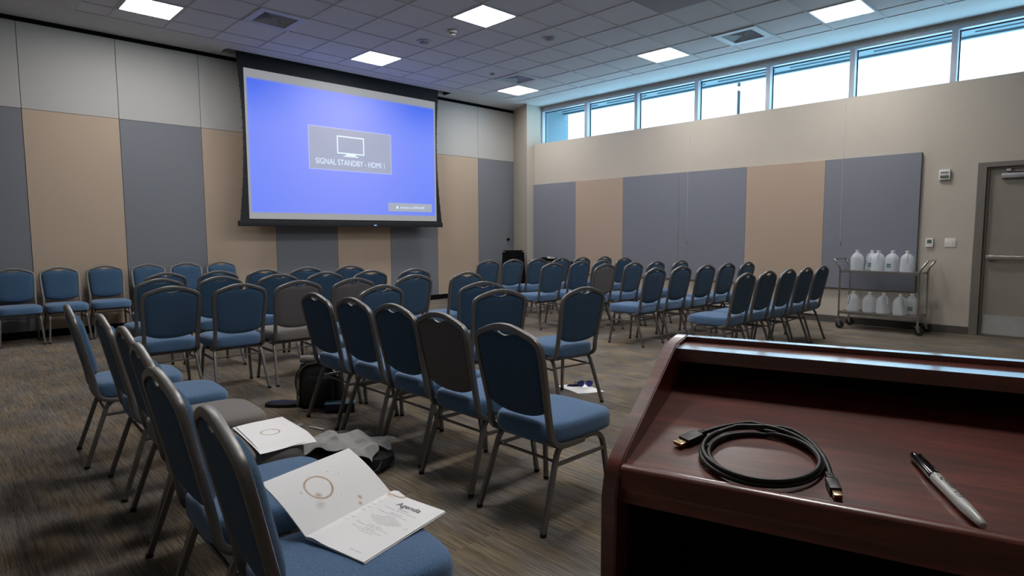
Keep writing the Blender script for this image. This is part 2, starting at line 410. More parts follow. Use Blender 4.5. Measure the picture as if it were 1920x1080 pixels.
# back wall with partition panels
struct('wall_back', B(XL, 10.2, D+.02, D+.15, 0, H), M['black'])
bm = B(XL, 9.70, D-.01, D+.04, 3.995, H); struct('trim_2', bm, M['black'])
struct('baseboard_back', B(XL, 9.72, D+.005, D+.03, 0, .1), M['black'])
px = [-3.2, -2.22, -1.135, -.05, 1.036, 2.094, 3.15, 4.232, 5.332, 6.429, 7.543, 8.64, 9.73]
pc = ['g', 't', 'g', 't', 'g', 't', 'g', 't', 'g', 't', 'g', 't', 'g'][1:]
pc = {3: 'g', 4: 't', 5: 'g', 6: 't', 7: 'g', 8: 't', 9: 'g', 10: 't', 11: 'g', 2: 't', 1: 'g', 0: 't'}
where = {3: 'slate wall panel at the left edge of the picture', 4: 'wide tan wall panel, leftmost full one', 5: 'slate wall panel second left of the screen, behind the wall chairs',
 6: 'tan wall panel partly covered by the left edge of the screen', 7: 'slate wall panel mostly hidden behind the left half of the screen', 8: 'tan wall panel hidden behind the middle of the screen',
 9: 'slate wall panel hidden behind the right half of the screen', 10: 'tan wall panel immediately right of the screen', 11: 'slate wall panel in the far corner beside the cream pillar',
 2: 'tan wall panel beyond the left edge of the picture', 1: 'slate wall panel further beyond the left edge', 0: 'tan wall panel nearest the left wall'}
for i in range(12):
    a, c = px[i]+.003, px[i+1]-.003
    t = thing('wall_panel', where[i]+', light grey above', 'wall panel', ((a+c)/2, D, 0), 0, 'fabric partition panels of the screen wall')
    w = (c-a)/2
    obj('upper_fabric', B(-w, w, 0, .02, 2.93, 3.995, .002), M['wf_light'], t, False)
    obj('lower_fabric', B(-w, w, 0, .02, .1, 2.925, .002), M['wf_tan' if pc[i] == 't' else 'wf_grey'], t, False)
t = thing('door_knob', 'small black round fitting on the corner wall panel above the black podium', 'fitting', (9.5, D, 1.2))
bm = bmesh.new(); tube(bm, [(0, 0, 0), (0, -.03, 0)], .03, 14, (1, 0, 0)); obj('knob_plate', bm, M['black'], t)
bm = bmesh.new(); tube(bm, [(0, -.03, 0), (0, -.06, 0)], .018, 14, (1, 0, 0)); obj('knob', bm, M['black'], t)

# other walls
struct('wall_left', B(XL-.15, XL, YB, D+.15, 0, H), M['cream'])
struct('wall_front', B(XL, 10.2, YB-.15, YB, 0, H), M['cream'])
DY0, DY1, DZ = .47, 1.49, 2.18
bm = bmesh.new()
box(bm, W, 10.0, DY1, 9.2, 0, 3.23); box(bm, W, 10.0, YB, DY0, 0, 3.23); box(bm, W, 10.0, DY0, DY1, DZ, 3.23); box(bm, W+.14, 10.0, DY0, DY1, 0, DZ)
box(bm, XW, 10.0, -.55, 9.2, 3.985, H); box(bm, W, 10.0, YB, -.55, 3.23, H)
struct('wall_right', bm, M['cream'])
bm = bmesh.new(); prism(bm, [(9.38, 9.2), (9.70, D+.02), (10.0, D+.02), (10.0, 9.2)], 0, H, 'z'); struct('wall_pillar', bm, M['cream'])
bm = bmesh.new(); box(bm, W-.008, W+.001, DY1, 9.2, 0, .1, .002); struct('baseboard_right', bm, M['base'])
struct('trim_3', B(W-.003, W+.001, DY1+.005, DY1+.1, .1, 1.2), M['cream'])
# door
o = bpy.data.objects.new('door_1', None); COL.objects.link(o); o['kind'] = 'structure'; o.location = (W, DY1, 0)
dr = o
bm = bmesh.new()
for a, c, z0, z1 in ((-.09, 0, 0, DZ), (DY0-DY1, DY0-DY1+.05, 0, DZ), (DY0-DY1+.05, -.09, DZ-.06, DZ)): box(bm, -.012, .1, a, c, z0, z1, .002)
for a, c, z0, z1 in ((-.115, -.09, 0, DZ-.06), (DY0-DY1+.115, -.115, DZ-.085, DZ-.06)): box(bm, .03, .1, a, c, z0, z1, .002)
obj('door_frame', bm, M['doorframe'], dr, False)
dl = obj('door_leaf', B(.055, .1, DY0-DY1+.05, -.112, .015, DZ-.083, .002), M['door'], dr, False)
k = obj('kick_plate', B(.051, .056, DY0-DY1+.09, -.135, .03, .27, .001), M['kick'], dl, False)
bm = bmesh.new(); box(bm, -.012, .022, DY0-DY1+.1, -.128, .97, 1.025, .008); box(bm, .02, .056, -.2, -.15, .965, 1.03, .005); box(bm, .02, .056, -.88, -.83, .965, 1.03, .005)
obj('push_bar', bm, M['steel'], dl)
bm = bmesh.new(); box(bm, .0, .055, -.6, -.235, 1.975, 2.035, .004); obj('door_closer', bm, M['closer'], dl)
bm = bmesh.new(); box(bm, .012, .04, -.33, -.28, 2.055, 2.09, .003); sweep(bm, [(.03, -.3, 2.06), (.02, -.62, 2.045)], ring_section(.02, .008, .003)); obj('closer_arm', bm, M['closer'], dl)
struct('trim_4', B(W-.01, W+.1, DY0+.05, DY1-.09, 0, .012), M['steel'])

# windows
my = [9.2, 7.975, 6.775, 5.53, 4.285, 3.065, 1.85, .635, -.55]
for i in range(8):
    y1, y0 = my[i], my[i+1]
    t = bpy.data.objects.new('window_%d' % (i+1), None); COL.objects.link(t); t['kind'] = 'structure'; t.location = (XW, y1, 3.23)
    w = y1-y0; bm = bmesh.new(); h = .755
    box(bm, -.02, .12, -.035, .0 if i == 0 else .0, 0, h, .002); box(bm, -.02, .12, -w, -w+.035, 0, h, .002)
    box(bm, -.018, .12, -w+.035, -.035, h-.05, h, .002); box(bm, .0, .12, -w+.035, -.035, 0, .03, .002)
    obj('window_frame', bm, M['winframe'], t, False)
    bm = bmesh.new()
    box(bm, .08, .095, -.047, -.035, .03, h-.05); box(bm, .08, .095, -w+.035, -w+.047, .03, h-.05); box(bm, .08, .095, -w+.047, -.047, h-.065, h-.05); box(bm, .08, .095, -w+.047, -.047, .03, .042)
    obj('window_gasket', bm, M['gasket'], t, False)
    bm = bmesh.new(); box(bm, .084, .088, -w+.04, -.04, .035, h-.055); obj('window_pane', bm, M['glass'], t, False)
# exterior: eave, fin wall, light pole
bm = bmesh.new(); box(bm, 10.0, 10.62, -1.5, 9.5, 4.0, 4.3); box(bm, 10.55, 10.62, -1.5, 9.5, 3.97, 4.3)
for y1, y0 in zip(my, my[1:]): box(bm, 10.36, 10.375, y0+.12, y1-.12, 3.985, 4.01)
struct('wall_eave', bm, M['concrete'])
bm = bmesh.new(); prism(bm, [(10.0, 9.2), (10.72, 9.2), (10.72, 9.5), (10.0, 9.5)], 0, 4.3, 'z'); struct('wall_fin', bm, M['concrete'])
bm = bmesh.new(); tube(bm, [(14, 6.78, -1), (14, 6.78, 8)], .035, 12, (1, 0, 0))
tag(obj('light_pole', bm, M['gasket']), 'thin dark pole standing outside, seen through a window', 'pole')

# acoustic panels on right wall
ay = [9.195, 8.02, 6.86, 5.675, 4.47, 3.285, 2.09]
al = ['slate acoustic panel in the far corner of the window wall', 'tan acoustic panel second from the far corner of the window wall', 'slate acoustic panel left of the hanging cord over the chairs',
      'slate acoustic panel just right of the left hanging cord', 'wide tan acoustic panel next to the panel behind the cart', 'slate acoustic panel nearest the door, behind the water cart']
for i in range(6):
    bm = B(W-.05, W, ay[i+1]+.0015, ay[i]-.0015, .516, 2.37, .003)
    tag(obj('acoustic_panel', bm, M['ap_tan' if i in (1, 4) else 'ap_grey'], None, False), al[i], 'acoustic panel', 'acoustic panels on the window wall')
# blind cords
for y, zb, lb in ((5.50, 1.13, 'thin white hanging blind cord on the window wall, left one over slate panels'), (3.04, 1.13, 'thin white hanging blind cord on the window wall, right one by the water cart')):
    t = thing('blind_cord', lb, 'cord', (W-.06, y, zb), 0, 'blind cords on the window wall')
    bm = bmesh.new(); tube(bm, [(0, 0, .06), (0, .01, 1.3), (.04, 0, 2.13)], .0018, 6, (1, 0, 0)); obj('cord', bm, M['diff'], t)
    bm = bmesh.new(); lathe(bm, [(.006, .0), (.009, .03), (.004, .065)], n=10); obj('cord_weight', bm, M['closer'], t)
# devices
def wallbox(name, label, cat, y, z, w, h, d=.025):
    t = thing(name, label, cat, (W, y, z)); obj('cover', B(-d, 0, -w/2, w/2, -h/2, h/2, .004), M['white'], t); return t
t = wallbox('thermostat', 'white wall thermostat with grey display beside the slate panel', 'thermostat', 1.96, 1.18, .085, .115, .028)
obj('display', B(-.0295, -.027, -.026, .026, -.01, .04, .001), M['lcd'], t)
t = wallbox('light_switch', 'white double wall switch plate between thermostat and door', 'switch', 1.735, 1.18, .12, .115, .008)
for s in (-1, 1): obj('toggle', B(-.016, -.006, s*.025-.005, s*.025+.005, -.01, .012, .002), M['white'], t)
t = wallbox('fire_strobe', 'white fire alarm strobe high on the wall left of the door', 'alarm', 1.833, 2.057, .12, .13, .04)
obj('strobe_lens', B(-.055, -.039, -.045, .045, -.038, -.005, .006), M['lcd'], t)
obj('strobe_grille', B(-.043, -.039, -.045, .045, .015, .045, .001), M['closer'], t)

# ------------------------------------------------------------------ projection screen
SY = 9.62
t = thing('projection_screen', 'large black-bordered projection screen hanging from the ceiling showing a blue standby image', 'projection screen', (5.48, SY, 1.46))
def edge(z, s):      # tab-tensioned side curve, world x
    f = (z-1.5)/(4.2-1.5); sag = .075*math.sin(PI*min(1, max(0, f)))+.02*0
    xl = 3.575+sag-.03*(1-f)**3+.0; xr = 7.385-sag+.035*(1-f)**3
    return (xl if s < 0 else xr)-5.48
bm = bmesh.new(); zs = [1.52+(4.2-1.52)*k/40 for k in range(41)]
L0 = [bm.verts.new((edge(z, -1), .0, z-1.46)) for z in zs]; R0 = [bm.verts.new((edge(z, 1), .0, z-1.46)) for z in zs]
L1 = [bm.verts.new((edge(z, -1), .003, z-1.46)) for z in zs]; R1 = [bm.verts.new((edge(z, 1), .003, z-1.46)) for z in zs]
for a in range(40):
    bm.faces.new((L0[a], R0[a], R0[a+1], L0[a+1])); bm.faces.new((L1[a], L1[a+1], R1[a+1], R1[a])); bm.faces.new((L0[a], L0[a+1], L1[a+1], L1[a])); bm.faces.new((R0[a], R1[a], R1[a+1], R0[a+1]))
obj('screen_border', bm, M['screenblack'], t)
bm = bmesh.new()
for k in range(1, 16):
    z = 1.55+k*.155
    for s in (-1, 1): box(bm, edge(z, s)-.012, edge(z, s)+.012, -.004, .006, z-1.46-.006, z-1.46+.006)
obj('tension_tabs', bm, M['screenblack'], t, False)
bm = bmesh.new(); box(bm, 3.52-5.48, 7.42-5.48, -.025, .03, 0, .085, .01); obj('bottom_bar', bm, M['screenblack'], t)
obj('indicator', B(-.025+.42, .025+.42, -.028, -.024, .02, .035), emis('indicator_blue', (.25, .4, 1, 1), 1.2), t, False)
# projected picture surface: x 3.69..7.28, z 1.575..3.845
WX0, WX1, WZ0, WZ1 = 3.69, 7.283, 1.575, 3.85
def screenmat():
    m, nt, b, out = newmat('projected_picture'); L = nt.links
    tc = N(nt, 'ShaderNodeTexCoord'); sp = N(nt, 'ShaderNodeSeparateXYZ'); L.new(tc.outputs['Generated'], sp.inputs[0])
    b.inputs['Base Color'].default_value = (.15, .15, .15, 1); b.inputs['Roughness'].default_value = .9
    def mth(op, a, c=None, d=None):
        n = N(nt, 'ShaderNodeMath', operation=op)
        for i, v in enumerate((a, c, d)):
            if v is None: continue
            if isinstance(v, (int, float)): n.inputs[i].default_value = v
            else: L.new(v, n.inputs[i])
        return n.outputs[0]
    def sm(v, a, c):
        n = N(nt, 'ShaderNodeMapRange', interpolation_type='SMOOTHSTEP'); n.inputs['From Min'].default_value = a; n.inputs['From Max'].default_value = c; L.new(v, n.inputs['Value']); return n.outputs[0]
    X, Z = sp.outputs['X'], sp.outputs['Z']
    inx = mth('MULTIPLY', sm(X, .006, .014), sm(X, .994, .986)); inz = mth('MULTIPLY', sm(Z, .038, .052), sm(Z, .952, .928))
    mask = mth('MULTIPLY', inx, inz)
    # picture: blue gradient; its paler centre partly paints in the ceiling-light wash
    dx = mth('MULTIPLY', mth('SUBTRACT', X, .45), 1.15); dz = mth('MULTIPLY', mth('SUBTRACT', Z, .62), .55)
    r = mth('SQRT', mth('ADD', mth('MULTIPLY', dx, dx), mth('MULTIPLY', dz, dz)))
    cr = N(nt, 'ShaderNodeValToRGB'); L.new(r, cr.inputs[0]); e = cr.color_ramp.elements
    e[0].position = 0; e[0].color = (.11, .145, .60, 1); e[1].position = .62; e[1].color = (.05, .11, .60, 1)
    # darker, more saturated top corners of the picture
    corner = mth('MULTIPLY', sm(Z, .6, .97), sm(mth('ABSOLUTE', mth('SUBTRACT', X, .45)), .12, .5))
    mc = N(nt, 'ShaderNodeMix', data_type='RGBA'); L.new(corner, mc.inputs[0]); L.new(cr.outputs[0], mc.inputs[6]); mc.inputs[7].default_value = (.0, .06, .55, 1)
    mx = N(nt, 'ShaderNodeMix', data_type='RGBA'); L.new(mask, mx.inputs[0]); mx.inputs[6].default_value = (.17, .175, .18, 1); L.new(mc.outputs[2], mx.inputs[7])  # margin around the picture glows grey to stand for room light on it
    L.new(mx.outputs[2], b.inputs['Emission Color']); b.inputs['Emission Strength'].default_value = 1.0
    return m, b
M['proj'], PB = screenmat()
bm = bmesh.new(); box(bm, WX0-5.48, WX1-5.48, -.006, -.001, WZ0-1.46, WZ1-1.46); scr = obj('screen_surface', bm, M['proj'], t, False)
def em2(name, c, base=.15, s=1):
    m, nt, b, out = newmat(name); b.inputs['Base Color'].default_value = (base, base, base, 1); b.inputs['Roughness'].default_value = .9
    b.inputs['Emission Color'].default_value = c; b.inputs['Emission Strength'].default_value = s; return m
G1 = em2('standby_box', (.18, .20, .30, 1)); G2 = em2('standby_outline', (.28, .31, .60, 1)); G3 = em2('standby_white', (.50, .60, .78, 1)); G4 = em2('notice_box', (.20, .23, .30, 1))
bx0, bx1, bz0, bz1 = 4.70, 6.265, 2.42, 3.11
def sl(x): return x-5.48
bm = B(sl(bx0), sl(bx1), -.0075, -.006, bz0-1.46, bz1-1.46); g = obj('standby_message', bm, G1, scr, False)
bm = bmesh.new(); q = .012
for a, b_, c, d in ((bx0-q, bx1+q, bz0-q, bz0), (bx0-q, bx1+q, bz1, bz1+q), (bx0-q, bx0, bz0, bz1), (bx1, bx1+q, bz0, bz1)): box(bm, sl(a), sl(b_), -.0078, -.006, c-1.46, d-1.46)
obj('message_outline', bm, G2, scr, False)
bm = bmesh.new(); ix0, ix1, iz0, iz1 = 5.20, 5.72, 2.70, 3.0; q = .02
for a, b_, c, d in ((ix0, ix1, iz0, iz0+q), (ix0, ix1, iz1-q, iz1), (ix0, ix0+q, iz0, iz1), (ix1-q, ix1, iz0, iz1), (5.37, 5.55, iz0-.025, iz0), (5.32, 5.60, iz0-.045, iz0-.028)): box(bm, sl(a), sl(b_), -.0085, -.0075, c-1.46, d-1.46)
obj('monitor_icon', bm, G3, scr, False)
bm = textmesh('SIGNAL STANDBY - HDMI 1', .125, 'CENTER', 0)
bmesh.ops.transform(bm, matrix=Matrix.Translation((sl(5.475), -.0087, 2.505-1.46)) @ Matrix.Rotation(PI/2, 4, 'X') @ Matrix.Scale(.80, 4, (1, 0, 0)) @ Matrix.Scale(1.1, 4), verts=bm.verts); obj('message_text', bm, G3, scr, False)
bm = B(sl(6.19), sl(7.17), -.0075, -.006, 1.745-1.46, 1.90-1.46); obj('notice_box', bm, G4, scr, False)
bm = textmesh('Attributes at SAME NAME', .062, 'CENTER', 0)
bmesh.ops.transform(bm, matrix=Matrix.Translation((sl(6.72), -.0087, 1.80-1.46)) @ Matrix.Rotation(PI/2, 4, 'X') @ Matrix.Scale(.82, 4, (1, 0, 0)), verts=bm.verts)
box(bm, sl(6.365), sl(6.40), -.0087, -.0082, 1.797-1.46, 1.845-1.46); obj('notice_text', bm, G3, scr, False)

# ------------------------------------------------------------------ banquet chair
def cy_(z): return .075-(z-.42)*.2135                      # centre plane of the back at height z
def chair(label, seatm, backm, group):
    t = thing('banquet_chair', label, 'chair', (0, 0, 0), 0, group)
    # seat cushion: superellipse rings
    bm = bmesh.new(); rings = []; n = 44; cyy = .292
    prof = [(.80, .386), (.965, .387), (.99, .393), (1.0, .405), (1.0, .446), (.990, .4560), (.984, .4580), (.980, .4610), (.955, .4690), (.88, .4755), (.6, .481), (.25, .484)]
    for s, z in prof:
        ring = []
        for k in range(n):
            a = 2*PI*k/n; c, sn = math.cos(a), math.sin(a); e = .42 if s > .7 else (.6 if s > .5 else .8)
            x = math.copysign(abs(c)**e, c)*.222*s; y = math.copysign(abs(sn)**e, sn)*.236*s
            x *= 1+.05*(y/.236)*(1 if s > .5 else 0)
            ring.append(bm.verts.new((x*.965, cyy+y, z)))
        rings.append(ring)
    for a, b_ in zip(rings, rings[1:]):
        for j in range(n): bm.faces.new((a[j], a[(j+1) % n], b_[(j+1) % n], b_[j]))
    bm.faces.new(rings[0][::-1]); bm.faces.new(rings[-1]); obj('seat', bm, seatm, t)
    # backrest pad
    bm = bmesh.new(); nu, nv = 24, 22
    def top(x):
        ax = abs(x); z = .892-.040*(ax/.18)**1.7
        return z-.020*math.exp(-(ax/.046)**4)-.003
    def bot(x): return .498+.034*(abs(x)/.18)**2.6
    def hw(z):
        f = (z-.5)/.36; return .176+.017*math.sin(min(1, max(0, f))*PI*.55)
    def P(i, j, side):
        u = -1+2*i/nu; v = j/nv
        x = u*.185; z = bot(x)+(top(x)-bot(x))*v; x = u*hw(z)
        ed = (1-abs(u)**5)*(1-abs(2*v-1)**7); ed = max(0, ed)**.5
        th = .044 if side > 0 else .012
        return Vector((x, cy_(z)+side*(.004+th*ed), z))
    F = [[bm.verts.new(P(i, j, 1)) for j in range(nv+1)] for i in range(nu+1)]
    K = [[bm.verts.new(P(i, j, -1)) for j in range(nv+1)] for i in range(nu+1)]
    for i in range(nu):
        for j in range(nv):
            bm.faces.new((F[i][j], F[i+1][j], F[i+1][j+1], F[i][j+1])); bm.faces.new((K[i][j], K[i][j+1], K[i+1][j+1], K[i+1][j]))
    for i in range(nu):
        for j in (0, nv): bm.faces.new((F[i][j], K[i][j], K[i+1][j], F[i+1][j]))
    for j in range(nv):
        for i in (0, nu): bm.faces.new((F[i][j], F[i][j+1], K[i][j+1], K[i][j]))
    obj('backrest', bm, backm, t)
    # back frame
    half = [(.200, .28, .372), (.200, .075, .372), (.190, cy_(.50), .50), (.203, cy_(.72), .72), (.206, cy_(.80), .80), (.196, cy_(.858), .858), (.085, cy_(.90), .899), (.03, cy_(.91), .9105)]
    pth = [(-x, y, z) for x, y, z in half]+[(x, y, z) for x, y, z in half[::-1]]
    rad = [0, .085, .05, .06, .05, .05, .07, .03]; rad = rad+rad[::-1]
    bm = bmesh.new(); sweep(bm, fillet(pth, rad, 6), ring_section(.027, .029, .007, 2), side=(0, 1, 0))
    bf = obj('back_frame', bm, M['frame'], t)
    bm = bmesh.new(); sweep(bm, [(x/10*.05, cy_(.87)-.002, (.869+.014*abs(x/10)**2)) for x in range(-10, 11)], ring_section(.016, .004, .0015, 2), side=(0, 1, 0))
    obj('handle_grip', bm, M['frame'], bf)
    # legs
    for s in (-1, 1):
        sec = ring_section(.022, .024, .005, 2)
        bm = bmesh.new(); sweep(bm, fillet([(s*.183, .27, .374), (s*.187, .437, .374), (s*.214, .478, .012)], [0, .075, 0], 7), sec)
        lg = obj('leg', bm, M['frame'], t)
        bm = bmesh.new(); lathe(bm, [(.012, 0), (.015, .004), (.015, .016), (.011, .02)], (s*.214, .478, 0), 12); obj('foot_glide', bm, M['cap'], lg)
        bm = bmesh.new(); sweep(bm, fillet([(s*.183, .27, .374), (s*.185, .125, .374), (s*.211, 0, .012)], [0, .06, 0], 7), sec)
        lg = obj('leg', bm, M['frame'], t)
        bm = bmesh.new(); lathe(bm, [(.012, 0), (.015, .004), (.015, .016), (.011, .02)], (s*.211, 0, 0), 12); obj('foot_glide', bm, M['cap'], lg)
        bm = bmesh.new(); sweep(bm, [(s*.196, .092, .292), (s*.196, .446, .292)], ring_section(.012, .018, .003, 2)); obj('stretcher', bm, M['frame'], t)
    bm = bmesh.new()
    for y in (.13, .41): sweep(bm, [(-.185, y, .366), (.185, y, .366)], ring_section(.02, .02, .004, 2), side=(0, 1, 0))
    for x in (-.12, .12): sweep(bm, [(x, .13, .372), (x, .41, .372)], ring_section(.02, .012, .003, 2))
    obj('seat_frame', bm, M['frame'], t)
    bm = bmesh.new(); sweep(bm, [(-.19, .112, .30), (.19, .112, .30)], ring_section(.012, .012, .003, 2), side=(0, 1, 0)); obj('cross_bar', bm, M['frame'], t)
    return t
ORD = ['first', 'second', 'third', 'fourth', 'fifth', 'sixth']
G = {'W': 'chairs along the panelled wall', 'C': 'left block, row nearest the screen', 'B': 'left block, middle row', 'A': 'left block, row nearest the camera',
     'M': 'middle aisle row facing right', 'F': 'front left row facing right', 'a': 'right block, farthest row', 'b': 'right block, second farthest row', 'c': 'right block, middle row',
     'd': 'right block, second nearest row', 'e': 'right block, nearest row', 'X': 'stray chairs between the blocks'}
def rowl(desc, n, k): return 'blue banquet chair, %s from the left %s' % (ORD[k], desc)
CH = []     # x, y, yaw deg, kind, label, group
for k, (x, y, a) in enumerate([(.82, 9.77, 180), (1.285, 9.76, 181), (1.79, 9.78, 177), (2.31, 9.78, 178), (2.80, 9.78, 176), (3.30, 9.78, 177)]):
    CH.append((x, y, a, 'b', 'blue banquet chair facing the camera against the panelled wall, %s from the left' % ORD[k], 'W'))
for k, (x, y, a) in enumerate([(1.90, 7.39, 4), (2.42, 7.30, -4), (2.91, 7.22, 2), (3.46, 7.27, -3), (4.04, 7.24, -2)]):
    CH.append((x, y, a, 'b', rowl('in the left block row nearest the screen', 5, k), 'C'))
for k, (x, y, a) in enumerate([(1.59, 6.38, 1), (2.11, 6.32, 1), (2.64, 6.20, -3), (3.14, 6.17, 0), (3.64, 6.07, -2), (4.17, 5.96, -4)]):
    CH.append((x, y, a, 'b', rowl('in the middle row of the left block', 6, k), 'B'))
for k, (x, y, a) in enumerate([(1.41, 5.35, -3), (1.89, 5.20, -3), (2.38, 5.17, -3), (2.87, 5.08, -3), (3.53, 5.06, -2), (4.15, 4.99, -1)]):
    l = {2: 'grey banquet chair seen from behind between blue ones, left of the bag chair', 3: 'grey-brown backed banquet chair behind the middle aisle chairs'}.get(k)
    CH.append((x, y, a, 'g' if k == 2 else ('gb' if k == 3 else 'b'), l or rowl('in the left block row nearest the camera', 6, k), 'A'))
CH += [(2.62, 4.21, 4, 'b', 'blue banquet chair whose back rises behind the second aisle chair', 'X'), (3.39, 3.86, -21, 'b', 'blue banquet chair second behind the nearest aisle chair, angled right', 'X'),
       (3.0, 3.23, -19, 'b', 'blue banquet chair directly behind the nearest aisle chair', 'X'), (3.56, 2.91, -8, 'b', 'lone blue banquet chair with white paper on the floor beneath it', 'X')]
for k, (x, y) in enumerate([(1.955, 3.94), (1.975, 3.475), (1.965, 2.99), (1.915, 2.49), (1.875, 1.955)]):
    CH.append((x, y, -90, 'g' if False else ('gb' if k == 3 else 'b'), ['blue aisle chair with the black backpack under it, farthest of the aisle row', 'blue aisle chair second from the far end of the aisle row', 'blue aisle chair in the middle of the aisle row above the crumpled jacket',
        'grey-backed aisle chair with a blue seat, beside the nearest aisle chair', 'nearest aisle chair, dark blue back, standing left of the lectern'][k], 'M'))
for k, (x, y, a) in enumerate([(.62, 4.31, -94), (.665, 3.66, -93), (.645, 3.09, -93), (.585, 2.56, -94), (.515, 2.04, -92), (.485, 1.465, -96)]):
    CH.append((x, y, a, 'gs' if k in (2, 3) else 'b', ['blue chair at the far end of the front left row', 'blue chair second from the far end of the front left row', 'chair with bare grey seat in the front left row',
        'chair with grey seat carrying loose stained papers in the front left row', 'blue chair next to the nearest one in the front left row', 'nearest blue chair, holding the open agenda booklet'][k], 'F'))
for k, (x, y, a) in enumerate([(6.27, 7.0, -4), (6.74, 6.93, -3), (7.20, 6.84, -3), (7.66, 6.74, -1), (8.12, 6.67, -2), (8.61, 6.57, 0)]):
    CH.append((x, y, a, 'b', rowl('in the farthest row of the right block', 6, k), 'a'))
for k, (x, y, a) in enumerate([(6.27, 5.67, -4), (6.86, 5.67, -2), (7.34, 5.64, -2), (8.40, 6.0, -1)]):
    CH.append((x, y, a, 'b', rowl('in the second farthest row of the right block', 4, k), 'b'))
for k, (x, y, a) in enumerate([(6.51, 4.95, -3), (7.13, 4.93, -1), (7.60, 4.87, -1), (8.10, 4.77, 0)]):
    CH.append((x, y, a, 'gb' if k == 0 else 'b', 'grey-backed banquet chair in the right block behind the lone chair' if k == 0 else rowl('in the middle row of the right block', 4, k), 'c'))
for k, (x, y, a) in enumerate([(6.15, 3.95, 0), (6.66, 3.91, -2), (7.14, 3.84, -1), (7.72, 3.85, -1), (8.19, 3.79, 0)]):
    CH.append((x, y, a, 'b', rowl('in the second nearest row of the right block', 5, k), 'd'))
for k, (x, y, a) in enumerate([(5.93, 2.76, 0), (6.40, 2.745, -1), (6.865, 2.715, 0), (7.33, 2.70, 0), (7.80, 2.685, 0)]):
    CH.append((x, y, a, 'b', rowl('in the right block row nearest the lectern', 5, k), 'e'))
proto = {}
for (x, y, a, kd, lb, g) in CH:
    if kd not in proto:
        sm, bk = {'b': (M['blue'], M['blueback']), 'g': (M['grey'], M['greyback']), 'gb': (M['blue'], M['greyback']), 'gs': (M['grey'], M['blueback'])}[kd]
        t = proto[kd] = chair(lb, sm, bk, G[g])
    else: t = copy_tree(proto[kd])
    t.location = (x, y, 0); t.rotation_euler = (0, 0, math.radians(a)); t['label'] = lb; t['group'] = G[g]

# ------------------------------------------------------------------ lectern
a = math.radians(73)
VV = Vector((math.sin(a), math.cos(a), 0)); UU = Vector((math.sin(a+PI/2), math.cos(a+PI/2), 0))
PF = Vector((.65711, .46484, 1.009)); LZ = PF.z
LRZ = math.atan2(UU.y, UU.x)
lec = thing('lectern', 'dark mahogany lectern in the right foreground with a sloped top', 'lectern', (PF.x, PF.y, 0), LRZ)
# local: x = u, y = v, z
U1 = .60; SLP = .178
def sidepoly(): 
    pts = [(-.03, 0), (.36, 0), (.36, LZ+.1252), (.281, LZ+.1217)]
    for (v, z) in ((.0, LZ+.012), (-.012, LZ+.003), (-.022, LZ-.012), (-.029, LZ-.035)): pts.append((v, z))
    return pts
for u0 in (-.021, U1):
    bm = bmesh.new(); prism(bm, sidepoly(), u0, u0+.021, 'x', .002); obj('side_panel', bm, M['wood'], lec)
bm = bmesh.new(); prism(bm, [(-.0, 0+LZ), (.345, .345*SLP+LZ), (.345, .345*SLP-.02+LZ), (0, -.02+LZ)], 0, U1, 'x'); obj('desk_top', bm, M['wood'], lec, False)
bm = bmesh.new(); prism(bm, [(-.014, LZ-.024), (0, LZ-.024), (0, LZ+.005), (-.003, LZ+.006), (-.012, LZ+.0035), (-.014, LZ+.001)], 0, U1, 'x', .0008); obj('front_lip', bm, M['wood'], lec)
bm = bmesh.new(); box(bm, 0, U1, -.010, .01, LZ-.045, LZ-.0245, .001); obj('apron', bm, M['wood'], lec)
bm = bmesh.new(); prism(bm, [(.345, .06), (.36, .06), (.36, LZ+.1252), (.345, LZ+.1245)], 0, U1, 'x', .001); obj('back_panel', bm, M['wood'], lec)
bm = bmesh.new(); prism(bm, [(.279, LZ+.092), (.345, LZ+.0945), (.345, LZ+.1161), (.279, LZ+.1138)], 0, U1, 'x', .001); obj('raised_ledge', bm, M['wood'], lec)
bm = bmesh.new(); box(bm, 0, U1, .02, .345, .50, .52, .001); obj('inner_shelf', bm, M['wood'], lec)
bm = bmesh.new(); box(bm, 0, U1, .0, .345, .06, .08, .001); box(bm, 0, U1, .01, .03, 0, .06); obj('base_shelf', bm, M['wood'], lec)
bm = bmesh.new(); box(bm, .001, U1-.001, .337, .3445, .081, LZ+.0935); obj('inner_shade', bm, M['black'], lec, False)  # black sheet over the wood back, painting in the shade of the cavity
bm = bmesh.new(); box(bm, .0005, .003, .02, .337, .08, LZ-.03); box(bm, .0005, U1-.0005, .02, .337, .5205, .523); obj('shelf_shade', bm, M['black'], lec, False)  # black sheets on side and shelf, also painted-in shade
LM = Matrix.Translation((PF.x, PF.y, 0)) @ Matrix.Rotation(LRZ, 4, 'Z')
def LP(u, v, h=0): return Vector((u, v, LZ+SLP*v+h))
tilt = Matrix.Rotation(math.atan(SLP), 4, 'X')
def on_desk(t, u, v, ang, h=0):
    t.matrix_world = LM @ Matrix.Translation(LP(u, v, h)) @ tilt @ Matrix.Rotation(ang, 4, 'Z')
